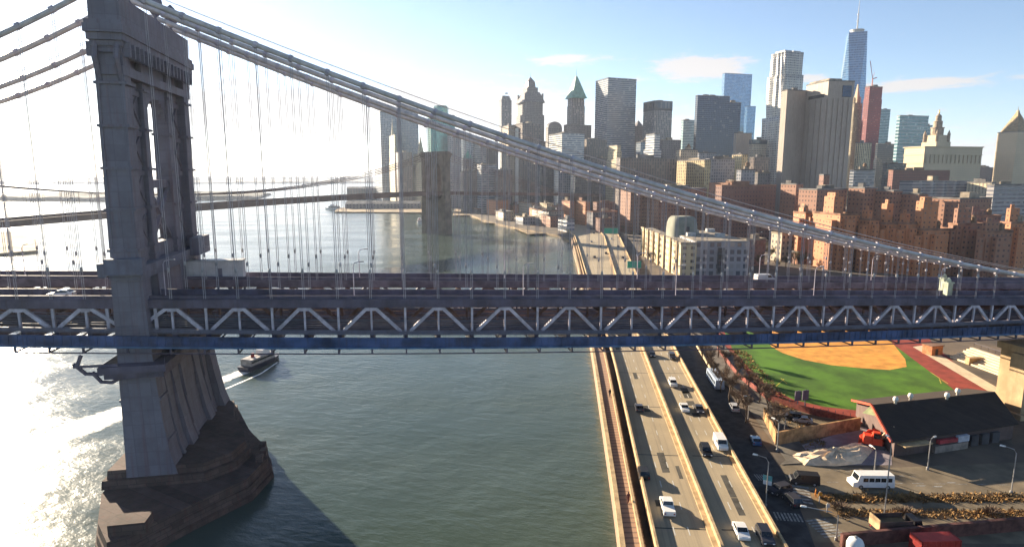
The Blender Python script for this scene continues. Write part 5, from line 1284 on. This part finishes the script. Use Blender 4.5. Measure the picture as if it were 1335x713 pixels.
# ------------------------------------------------------------------ vehicles
M_tyre = mat('tyre', (.02, .02, .02), .9); M_rim = mat('rim', (.4, .4, .4), .4, .5); M_lampw = mat('headlight', (.8, .8, .78), .2); M_lampr = mat('tail_light', (.35, .02, .02), .3)
def paint(n, c): return mat('paint_'+n, c, .32, 0, var=.05, scale=1, spec=.5)
P_white, P_dark, P_black, P_silver, P_blue, P_red = paint('white', (.72, .70, .67)), paint('dark', (.035, .035, .045)), paint('black', (.015, .015, .018)), paint('silver', (.38, .38, .40)), paint('blue', (.04, .09, .2)), paint('red', (.45, .05, .03))
def vehicle(name, lab, cat, prof, glassprof, W_, pnt, wheels, wr=.34, group=None):
    """prof: body outline in side view (x, z); glassprof: list of (x0, z0, x1, z1, x2, z2, x3, z3) window panels"""
    t = thing(name, lab, cat, (0, 0, 0), 0, group)
    b = MB(); n = len(prof); hw = W_/2
    f = lambda z: hw*(1 if z < .95 else 1-.16*min(1, (z-.95)/.8)) if name in ('car', 'pickup_truck') else hw*(1-.04*max(0, z-1))
    for i in range(n):
        (x0, z0), (x1, z1) = prof[i], prof[(i+1) % n]; b.face([(x0, -f(z0), z0), (x0, f(z0), z0), (x1, f(z1), z1), (x1, -f(z1), z1)][::-1])
    b.face([(x, -f(z), z) for x, z in prof][::-1]); b.face([(x, f(z), z) for x, z in prof])
    b.build('body', pnt, t)
    for q in glassprof:
        b = MB()
        if q[0] == 'side':
            pts = [(x, f(z)+.015, z) for x, z in q[1]]; b.face(pts[::-1]); b.build('window', M_glass, t)
            b = MB(); b.face([(x, -f(z)-.015, z) for x, z in q[1]])
        else:
            (x0, z0), (x1, z1) = q[1]; d_ = .02 if x1 < x0 else -.02
            b.face([(x0+d_, -f(z0)*.88, z0+.02), (x0+d_, f(z0)*.88, z0+.02), (x1+d_, f(z1)*.88, z1+.02), (x1+d_, -f(z1)*.88, z1+.02)])
        b.build('window', M_glass, t)
    for x in wheels:
        for s_ in (-1, 1):
            b = MB(); y = s_*(hw-.1)
            R_ = [[(x+r_*math.cos(a_), y+dy, wr+r_*math.sin(a_)) for a_ in [k*math.pi/6 for k in range(12)]] for r_, dy in ((wr*.6, s_*.13), (wr, s_*.12), (wr, -s_*.12))]
            for A, B in zip(R_, R_[1:]):
                for k in range(12): b.face([A[k], A[(k+1) % 12], B[(k+1) % 12], B[k]])
            wh = b.build('wheel', M_tyre, t); b = MB(); b.face([(p[0], p[1]+s_*.002, p[2]) for p in R_[0]]); b.build('rim', M_rim, wh)
    xm, xn = max(p[0] for p in prof), min(p[0] for p in prof)
    for s_ in (-1, 1):
        b = MB(); b.box(xm-.12, xm+.015, s_*hw*.7-.18, s_*hw*.7+.18, .62, .8); b.build('headlight', M_lampw, t)
        b = MB(); b.box(xn-.015, xn+.1, s_*hw*.75-.14, s_*hw*.75+.14, .7, .9); b.build('tail_light', M_lampr, t)
    return t
car_p = [(-2.2, .25), (2.2, .25), (2.25, .6), (2.1, .82), (1.05, .98), (.35, 1.45), (-1.1, 1.48), (-1.85, 1.02), (-2.2, .95), (-2.26, .6)]
car_g = [('side', [(.85, .98), (.3, 1.38), (-1.0, 1.4), (-1.6, 1.02)]), ('f', ((1.0, 1.0), (.38, 1.43))), ('f', ((-1.8, 1.06), (-1.14, 1.46)))]
suv_p = [(-2.3, .3), (2.3, .3), (2.35, .75), (2.15, 1.02), (1.15, 1.15), (.6, 1.75), (-1.9, 1.8), (-2.3, 1.15), (-2.36, .7)]
suv_g = [('side', [(1.0, 1.15), (.55, 1.65), (-1.8, 1.7), (-2.1, 1.18)]), ('f', ((1.1, 1.18), (.62, 1.72))), ('f', ((-2.26, 1.2), (-1.92, 1.76)))]
pu_p = [(-2.8, .4), (2.7, .4), (2.75, .9), (2.6, 1.1), (1.5, 1.2), (1.0, 1.85), (-.5, 1.88), (-.75, 1.2), (-2.75, 1.2), (-2.82, .8)]
pu_g = [('side', [(1.35, 1.2), (.95, 1.75), (-.4, 1.78), (-.6, 1.22)]), ('f', ((1.45, 1.24), (1.02, 1.82))), ('f', ((-.75, 1.26), (-.53, 1.82)))]
van_p = [(-2.7, .35), (2.7, .35), (2.75, .9), (2.5, 1.2), (1.9, 1.35), (1.35, 2.2), (-2.6, 2.25), (-2.72, .9)]
van_g = [('side', [(1.75, 1.35), (1.3, 2.0), (.4, 2.0), (.4, 1.35)]), ('f', ((1.86, 1.4), (1.38, 2.16))), ('f', ((-2.7, 1.4), (-2.62, 2.1)))]
bus_p = [(-3.6, .4), (3.5, .4), (4.1, .5), (4.1, 1.25), (3.3, 1.5), (2.9, 2.75), (-3.5, 2.8), (-3.65, 1.0)]
bus_g = [('side', [(x+.95, 1.5), (x+.95, 2.25), (x, 2.25), (x, 1.5)]) for x in (-3.1, -2.0, -.9, .2, 1.3)] + [('f', ((3.25, 1.6), (2.94, 2.6)))]
cit_p = [(-6, .4), (6, .4), (6.1, 1.0), (6.05, 2.9), (-6, 3.0), (-6.1, 1.0)]
cit_g = [('side', [(x+1.5, 1.45), (x+1.5, 2.4), (x, 2.4), (x, 1.45)]) for x in (-5.4, -3.6, -1.8, 0, 1.8, 3.6)] + [('f', ((6.1, 1.4), (6.06, 2.7)))]
trk_p = [(-3.6, .5), (3.6, .5), (3.7, 1.3), (3.4, 1.6), (3.1, 2.5), (2.0, 2.5), (1.95, 1.1), (-3.6, 1.1)]
trk_g = [('side', [(3.2, 1.6), (2.95, 2.35), (2.2, 2.35), (2.2, 1.6)]), ('f', ((3.36, 1.68), (3.12, 2.44)))]
K_car = ('car', car_p, car_g, 1.85, (1.35, -1.35), .34); K_suv = ('car', suv_p, suv_g, 1.95, (1.45, -1.4), .38); K_pu = ('pickup_truck', pu_p, pu_g, 2.05, (1.75, -1.7), .42); K_van = ('van', van_p, van_g, 2.1, (1.7, -1.7), .38)
PROTO = {}
def put(kind, pnt, lab, cat, loc, rz, group, scale=.95):
    nm, pr, gl, W_, wh, wr = kind; key = nm+str(len(pr))+pnt.name
    if key not in PROTO:
        t = vehicle(nm, lab, cat, pr, gl, W_, pnt, wh, wr, group); t.location = loc; t.rotation_euler = (0, 0, rz); t.scale = (scale,)*3; PROTO[key] = t; return t
    t = dup(PROTO[key], loc, rz, lab, group, scale); t['category'] = cat; return t
GH = 'traffic on the elevated highway'
def road_dir(y): return math.atan2(20, smooth(LX, y+10)-smooth(LX, y-10))
def hw(kind, pnt, lab, cat, px_, py_, back=False):
    p = gp(px_, py_, ZR); p.z = zroad(p.y)+.012; return put(kind, pnt, lab, cat, p, road_dir(p.y)+(math.pi if back else 0), GH)
hw(K_pu, P_white, 'white pickup truck nearest the camera in the left carriageway', 'pickup truck', 870, 664)
hw(K_suv, P_black, 'black car hugging the left wall of the left carriageway, next ahead of the white pickup', 'car', 839, 620)
hw(K_car, P_dark, 'dark car in the middle of the left carriageway, just below the steel bridge', 'car', 833, 534)
hw(K_car, P_white, 'white car closest to the camera in the right carriageway', 'car', 966, 696, True)
hw(K_suv, P_dark, 'dark car at the bottom of the picture beside the white one, by the right parapet', 'car', 997, 703, True)
hw(K_van, P_white, 'white van beside the right parapet', 'van', 939, 582, True)
hw(K_suv, P_black, 'black car in the lane left of the white van', 'car', 920, 591, True)
hw(K_car, P_white, 'white car running side by side with a dark one in the right carriageway', 'car', 892, 534, True)
hw(K_car, P_dark, 'dark car just right of the white one, near the right parapet', 'car', 911, 536, True)
hw(K_suv, P_white, 'white car in the right carriageway below the bridge, alone in its lane', 'car', 877, 502, True)
hw(K_car, P_black, 'black car coming out from under the steel bridge by the median', 'car', 850, 464, True)
hw(K_suv, P_dark, 'dark car under the edge of the steel bridge by the right parapet', 'car', 876, 467, True)
far = [(775, 336, P_dark, 'dark car on the far highway, left carriageway, closest to the bridge deck'), (782, 322, P_black, 'black car on the far highway, middle of the left carriageway'), (771, 316, P_silver, 'silver car on the far highway along its left wall'), (790, 331, P_dark, 'dark car on the far highway beside the median'),
       (806, 322, P_dark, 'dark car on the far highway, right carriageway, below the far green sign'), (812, 337, P_black, 'black car on the far highway, right carriageway, left of the near green sign'), (797, 312, P_white, 'white car on the far highway just under the far green sign'), (774, 304, P_black, 'black car on the far highway where it starts to bend')]
for x, y, pn, lb in far: hw(K_car, pn, lb, 'car', x, y, x > 792)
GS = 'vehicles on the shaded street and side street'
def gr(kind, pnt, lab, cat, x, y, rz, sc_=.95):
    p = gp(x, y, ZG); p.z = ZG+.03; return put(kind, pnt, lab, cat, p, rz, GS, sc_)
gr(('bus', cit_p, cit_g, 2.6, (4, -3.6), .48), paint('pale_blue', (.42, .5, .62)), 'long pale blue bus in the shaded street beside the highway', 'bus', 932, 500, R(84), .95)
gr(('shuttle_bus', bus_p, bus_g, 2.4, (2.6, -2.4), .42), P_white, 'white shuttle bus on the sunlit side street', 'bus', 1136, 634, R(178), .98)
gr(K_suv, P_dark, 'dark car turning at the junction below the blue street sign', 'car', 1016, 642, R(200))
gr(K_van, P_black, 'black van waiting at the mouth of the side street', 'van', 1048, 630, R(168))
gr(K_car, P_silver, 'silver car parked in the small lot, nearest the scoreboard', 'car', 1046, 550, R(160)); gr(K_suv, P_black, 'black car parked left of the silver one in the small lot', 'car', 1033, 546, R(158))
gr(K_car, P_blue, 'dark blue car parked in the shaded street near the lamp with the blue sign', 'car', 985, 577, R(78)); gr(K_suv, P_silver, 'grey car parked in the shaded street before the bare trees', 'car', 957, 534, R(81)); gr(K_suv, P_dark, 'dark car in the shaded street beside the black van by the zebra', 'car', 1032, 655, R(95))
def truck():
    p = gp(1168, 694, ZG); t = put(('flatbed_truck', trk_p, trk_g, 2.4, (2.6, -1.6, -2.6), .46), P_black, 'black open-bodied truck on the lower street beside the dark brick wall', 'truck', (p.x, p.y, ZG+.03), R(4), GS, 1.05)
    b = MB(); b.box(-3.7, -3.55, -1.25, 1.25, 1.11, 2.9); b.build('tailboard', M_wall, t); b = MB(); b.box(-3.5, 1.6, -1.3, -1.2, 1.11, 2.6); b.box(-3.5, 1.6, 1.2, 1.3, 1.11, 2.6); b.build('side_board', mat('truck_board', (.10, .06, .05), .8), t)
    b = MB(); b.box(-3.4, 1.5, -1.15, 1.15, 1.11, 1.9); b.build('load', M_soil, t)
truck()
# vans on the bridge roadway
def onbr(s, w_): return Vector((BO[0]+s*math.cos(TH)-w_*math.sin(TH), BO[1]+s*math.sin(TH)+w_*math.cos(TH), zt(s)+.57))
for s, w_, kd, pn, lb, fl in ((142, 26.6, K_van, P_silver, 'pale van on the upper roadway of the steel bridge, toward the right', 0), 
                           (-14, 6.0, K_car, P_white, 'white car on the steel bridge left of the tower', math.pi)):
    o = put(kd, pn, lb, lb.split()[1], onbr(s, w_), TH+fl, 'traffic on the steel bridge')
p = onbr(6.9, 25.9); t = thing('site_cabin', 'pale grey box cabin standing on the bridge deck just right of the tower', 'cabin', p, TH)
b = MB(); b.box(-5.2, 6.2, -1.4, 1.4, .5, 4.2); b.build('wall', mat('cabin_grey', (.52, .5, .5), .6, var=.1, streak=.3), t); b = MB(); b.box(-5.4, 6.4, -1.6, 1.6, 4.2, 4.45); b.build('roof', M_metal, t)
b = MB(); [b.box(x, x+.5, -1.2, 1.2, .02, .49) for x in (-4.5, 0, 5)]; b.build('skid', M_steel, t)
b = MB(); b.box(1, 2, -1.45, -1.401, .55, 2.7); b.build('door', M_steel, t)
# red container, tank
p = gp(1194, 722, ZG); t = thing('container', 'bright red shipping container at the bottom right edge', 'container', (p.x, p.y-1.0, ZG), R(3))
b = MB(); b.box(0, 6.2, 0, 2.5, .15, 2.7); [b.box(x, x+.12, -.06, -.002, .3, 2.55) for x in [.2+.4*k for k in range(15)]]; b.build('body', mat('container_red', (.50, .055, .04), .55, var=.12, streak=.3), t); b = MB(); b.box(-.06, .12, -.08, 2.58, .1, 2.75); b.build('frame', mat('container_dark_red', (.3, .03, .025), .6), t); b = MB(); b.box(6.1, 6.28, -.08, 2.58, .1, 2.75); b.build('frame', mat('container_dark_red', (.3, .03, .025), .6), t)
p = gp(1114, 720, ZG); t = thing('storage_tank', 'white dome-topped tank at the bottom edge beside the zebra', 'tank', (p.x, p.y, ZG))
b = MB(); b.lathe((0, 0), [(1.2, 0), (1.25, 1.6), (1.0, 2.2), (.5, 2.5), (.2, 2.55)], 14); b.build('body', M_hullw, t, True); b = MB(); b.lathe((0, 0), [(.25, 2.55), (.25, 2.75), (.1, 2.8)], 8); b.build('cap', M_metal, t)
# ------------------------------------------------------------------ lamps and posts
M_pole = mat('pole_grey', (.34, .33, .32), .5, .3)
def lamp(name, lab, loc, hh, arm, rz, sign=False, both=False):
    t = thing(name, lab, 'street lamp', loc, rz)
    b = MB(); b.lathe((0, 0), [(.26, 0), (.26, .5), (.15, .6)], 8); b.tube([(0, 0, .5), (0, 0, hh*.9), (arm*.25, 0, hh*.98), (arm, 0, hh)], .12, 6, .07); b.build('pole', M_pole, t)
    for s_ in ((1, -1) if both else (1,)):
        b = MB(); x = s_*arm; b.loft([(min(x, x+s_*.9), -.16), (max(x, x+s_*.9), -.16), (max(x, x+s_*.9), .16), (min(x, x+s_*.9), .16)], hh-.08, [(min(x, x+s_*.8), -.1), (max(x, x+s_*.8), -.1), (max(x, x+s_*.8), .1), (min(x, x+s_*.8), .1)], hh+.16); b.build('lamp_head', M_lampw, t)
    if both: b = MB(); b.tube([(0, 0, hh*.95), (-arm*.3, 0, hh*.99), (-arm, 0, hh)], .07, 5); b.build('arm', M_pole, t)
    if sign: b = MB(); b.box(-.75, .75, -.22, -.15, hh*.52, hh*.52+.95); b.build('sign_plate', mat('sign_blue_green', (.10, .32, .36), .5), t); b = MB(); b.box(-.7, .7, -.22, -.15, hh*.52-.75, hh*.52-.04); b.build('sign_plate', mat('sign_pale', (.42, .48, .55), .5), t)
    return t
def lp(name, lab, base, topy, arm, rz, **k):
    p = gp(*base, ZG); hh = (at(base[0], topy, p.y).z-ZG); return lamp(name, lab, p, hh, arm, rz, **k)
lp('street_lamp', 'street lamp with a blue-green sign plate beside the highway parapet', (998, 660), 596, 1.8, R(150), sign=True)
lp('street_lamp', 'lamp whose long curved arm reaches over the zebra at the bottom', (1090, 704), 668, 4.6, R(158))
lp('street_lamp', 'thin lamp in front of the dark gabled roof', (1209, 612), 571, 1.0, R(30))
lp('street_lamp', 'tall lamp with a curved head at the right edge of the side street', (1318, 643), 585, 1.6, R(140))
lp('street_lamp', 'lamp at the corner of the small parking lot wall', (1013, 588), 548, 1.0, R(120)); lp('street_lamp', 'lamp in the small parking lot beside the parked cars', (1022, 572), 541, 1.1, R(170))
lp('street_lamp', 'thin lamp standing in the dry verge in front of the shuttle bus', (1152, 678), 572, .8, R(90))
lp('street_lamp', 'lamp at the end of the cream heap', (1139, 622), 585, .9, R(100))
lp('street_lamp', 'lamp among the bare trees at the end of the pale low wall', (975, 548), 515, .9, R(200)); lp('street_lamp', 'far thin lamp right of the cream-sided building', (981, 352), 303, 4.4, R(15)); lp('street_lamp', 'far lamp between the cream-sided building and the beige house', (1003, 352), 318, 2, R(15))
def post(lab, x, y0, y1, m, r_=.12):
    p = gp(x, y0, ZG); t = thing('sign_post', lab, 'post', p); hh = at(x, y1, p.y).z-ZG
    b = MB(); b.tube([(0, 0, 0), (0, 0, hh)], r_, 5); b.build('pole', M_pole, t); b = MB(); b.box(-.3, .3, -.2, -.13, hh-.8, hh-.1); b.build('sign_plate', m, t)
post('short post with an orange plate at the corner of the dry verge', 1068, 655, 640, mat('orange_plate', (.6, .25, .03), .6)); post('short post with a pale plate beside the zebra at the bottom', 1078, 668, 655, M_paint)
# ------------------------------------------------------------------ people
def person(lab, loc, rz, coat, hair=(.03, .02, .015)):
    t = thing('person', lab, 'person', loc, rz)
    me = bpy.data.meshes.new('body')
    J = [(0, 0, .95, .15), (0, 0, 1.2, .15), (0, 0, 1.42, .16), (0, 0, 1.53, .065), (0, .02, 1.62, .095), (0, .01, 1.72, .085), (.10, 0, .9, .11), (.11, .12, .5, .075), (.11, .02, .08, .05), (.11, .17, .04, .05), (-.10, 0, .9, .11), (-.11, -.06, .5, .075), (-.11, -.24, .1, .05), (-.11, -.1, .04, .05),
         (.2, 0, 1.40, .07), (.27, -.05, 1.12, .055), (.25, .08, .88, .04), (-.2, 0, 1.40, .07), (-.27, .05, 1.12, .055), (-.25, .16, .9, .04), (.25, .12, .8, .035), (-.25, .22, .83, .035)]
    Eg = [(0, 1), (1, 2), (2, 3), (3, 4), (4, 5), (0, 6), (6, 7), (7, 8), (8, 9), (0, 10), (10, 11), (11, 12), (12, 13), (2, 14), (14, 15), (15, 16), (16, 20), (2, 17), (17, 18), (18, 19), (19, 21)]
    me.from_pydata([j[:3] for j in J], Eg, []); o = bpy.data.objects.new('body', me); COL.objects.link(o); o.parent = t
    o.modifiers.new('skin', 'SKIN')
    for i, j in enumerate(J):
        if me.skin_vertices: me.skin_vertices[0].data[i].radius = (j[3], j[3]); me.skin_vertices[0].data[i].use_root = (i == 0)
    sb = o.modifiers.new('sub', 'SUBSURF'); sb.levels = 1; sb.render_levels = 2
    me.materials.append(coat)
    b = MB(); b.ball((0, -.01, 1.7), .105, 8); b.build('hair', mat('hair', hair, .8), t, True)
    return t
y_ = gp(795, 517, 4.1); person('person in black walking on the brick promenade, the farther of two', (y_.x, y_.y, 4.11), R(10), mat('cloth_black', (.02, .02, .025), .9)).scale = (1.2,)*3
y_ = gp(819, 656, 4.1); person('person in dark red walking on the brick promenade, the nearer of two', (y_.x, y_.y, 4.11), R(190), mat('cloth_red', (.12, .03, .03), .9)).scale = (1.2,)*3
y_ = gp(1066, 648, ZG); person('person in an orange vest standing at the corner of the dry verge', (y_.x-.4, y_.y, ZG+.02), R(60), mat('cloth_orange', (.6, .22, .03), .8))
# ------------------------------------------------------------------ bare winter trees
M_bark = mat('bark', (.11, .075, .05), .95, var=.3, scale=2); M_twig = mat('twig', (.19, .13, .09), .95, var=.4, scale=.5, col2=(.11, .075, .055)); M_twig2 = mat('twig_olive', (.15, .115, .045), .95, var=.4, scale=.5, col2=(.09, .075, .035))
def tree(seed, twig, dens=1.0):
    rnd = random.Random(seed); t = thing('bare_tree', 'x', 'tree')
    b = MB(); tips = []
    def limb(p, d_, l, r_, dep):
        e = p+d_*l; mid_ = p+d_*l*.5+Vector((rnd.uniform(-1, 1), rnd.uniform(-1, 1), 0))*l*.06
        b.tube([p, mid_, e], r_, 5 if dep < 2 else 4, r_*.62)
        if dep >= 3: tips.append((e, d_)); return
        for k in range(3 if dep else 5):
            nd = (d_+Vector((rnd.uniform(-1, 1), rnd.uniform(-1, 1), rnd.uniform(-.15, .7)))*.75).normalized(); limb(p+d_*l*rnd.uniform(.55, 1), nd, l*rnd.uniform(.58, .8), r_*.58, dep+1)
    limb(Vector((0, 0, 0)), Vector((0, 0, 1)), 2.9, .2, 0); b.build('trunk', M_bark, t)
    b = MB()
    for e, d_ in tips:
        for k in range(int(9*dens)):
            nd = (d_*.7+Vector((rnd.uniform(-1, 1), rnd.uniform(-1, 1), rnd.uniform(-.6, .9)))).normalized(); l = rnd.uniform(.5, 1.3); o_ = e-d_*rnd.uniform(0, 1.3)
            sd_ = nd.cross(Vector((rnd.uniform(-1, 1), rnd.uniform(-1, 1), rnd.uniform(-1, 1)))).normalized()*rnd.uniform(.015, .05); b.face([o_-sd_, o_+sd_, o_+nd*l])
            q_ = o_+nd*l*.5; n2 = (nd+Vector((rnd.uniform(-1, 1), rnd.uniform(-1, 1), rnd.uniform(-.5, .8)))).normalized(); b.face([q_-sd_*.8, q_+sd_*.8, q_+n2*l*.6])
    b.build('crown', twig, t)
    return t
TR = [tree(1, M_twig, 2.4), tree(2, M_twig, 2.4), tree(3, M_twig2, 2.0), tree(4, M_twig2, 1.8)]
used = set()
GT = 'bare winter trees'
def plant(i, x, y, hh, lab, group=GT, z=ZG):
    p = gp(x, y, z); src = TR[i]; s_ = hh/8.2
    if i not in used:
        used.add(i); src.location = p; src.rotation_euler = (0, 0, rb.uniform(0, 6)); src.scale = (s_,)*3; src['label'] = lab; src['group'] = group; return src
    return dup(src, p, rb.uniform(0, 6), lab, group, s_)
row = [(915, 470), (922, 484), (930, 497), (940, 511), (951, 524), (962, 538), (972, 551)]
for k, (x, y) in enumerate(row): plant(k % 2, x, y, rb.uniform(8, 10), ('roadside tree nearest the steel bridge, between shaded street and pale wall', 'roadside tree beside the rear of the pale blue bus', 'roadside tree beside the front of the pale blue bus', 'roadside tree just past the pale blue bus', 'roadside tree next to the grey parked car', 'roadside tree near the far end of the pale low wall', 'roadside tree at the lamp where the pale low wall ends')[k])
row = [(936, 466), (946, 480), (960, 497), (975, 511), (990, 524), (1000, 540), (1006, 556), (1011, 570)]
for k, (x, y) in enumerate(row): plant((k+1) % 2, x, y, rb.uniform(7, 9.5), ('field-side tree nearest the steel bridge, behind the pale low wall', 'field-side tree second along the red fence', 'field-side tree at the bend of the red fence', 'field-side tree left of the scoreboard, by the red fence', 'tree at the left corner of the small parking lot', 'tree against the left end of the retaining wall, upper one', 'tree against the left end of the retaining wall, middle one', 'tree against the left end of the retaining wall, beside the lamp')[k])
ct = [(972, 352), (990, 349), (1003, 342), (1012, 352), (1024, 350), (1036, 346), (1044, 353), (1052, 345), (1056, 338), (1000, 330), (1030, 332), (970, 332), (985, 326), (1048, 322), (1030, 312), (1015, 303)]
cl = ['courtyard tree closest to the grey wing of the cream-sided building', 'courtyard tree by the far thin lamp', 'courtyard tree in front of the small beige house, left', 'courtyard tree just above the bridge parapet under the small beige house', 'courtyard tree directly in front of the small beige house', 'courtyard tree right of the small beige house', 'courtyard tree close to the leftmost stepped block, in front', 'courtyard tree against the leftmost stepped block', 'courtyard tree behind the leftmost stepped block corner', 'courtyard tree left of the small beige house, behind', 'courtyard tree hidden partly by the small beige house', 'courtyard tree beside the small brown brick building', 'courtyard tree behind the small brown brick building', 'courtyard tree between beige house and leftmost stepped block', 'courtyard tree behind the beige house, under the cable', 'courtyard tree farthest back, under the cable']
for k, (x, y) in enumerate(ct): plant(2+k % 2, x, y, rb.uniform(9, 13), cl[k], 'courtyard trees')
for k, (x, y, lb) in enumerate(((848, 342, 'tree in the gap between the near green sign and the cream wall'), (838, 326, 'tree farther up the gap between road and cream wall'), (826, 312, 'tree under the brown slabs at the far road side'), (812, 303, 'tree right of the far green sign'))): plant(2+k % 2, x, y, 9, lb, 'courtyard trees')
for k, (x, y, lb) in enumerate(((1094, 662, 'brown bush on the dry verge near the zebra'), (1180, 668, 'brown bush on the dry verge under the thin lamp'), (1292, 668, 'dark round bush on the dry verge toward the right edge'))):
    rnd = random.Random(40+k); b = MB()
    for i in range(420):
        d_ = Vector((rnd.gauss(0, 1), rnd.gauss(0, 1), abs(rnd.gauss(0, .8)))).normalized(); o_ = d_*rnd.uniform(.2, 1.0); o_.x *= 1.9; n_ = d_.cross(Vector((rnd.uniform(-1, 1), rnd.uniform(-1, 1), 1))).normalized()*.05
        b.face([o_-n_, o_+n_, o_+d_*.5+Vector((0, 0, .15))])
    o = b.build('bush', M_twig, None); o.location = gp(x, y, ZG); tag(o, lb, 'bush')
# ------------------------------------------------------------------ haze over harbour and city
b = MB(); b.box(-17000, 17000, -420, 23000, -3, 570)
mh = bpy.data.materials.new('haze_air'); mh.use_nodes = True; nh = mh.node_tree; nh.nodes.clear()
pv = nh.nodes.new('ShaderNodeVolumePrincipled'); pv.inputs['Color'].default_value = (.70, .80, 1, 1); pv.inputs['Density'].default_value = HAZE; pv.inputs['Anisotropy'].default_value = HAZE_G
oh = nh.nodes.new('ShaderNodeOutputMaterial'); nh.links.new(pv.outputs[0], oh.inputs['Volume'])
hz = b.build('haze', mh, None, False, 'stuff')
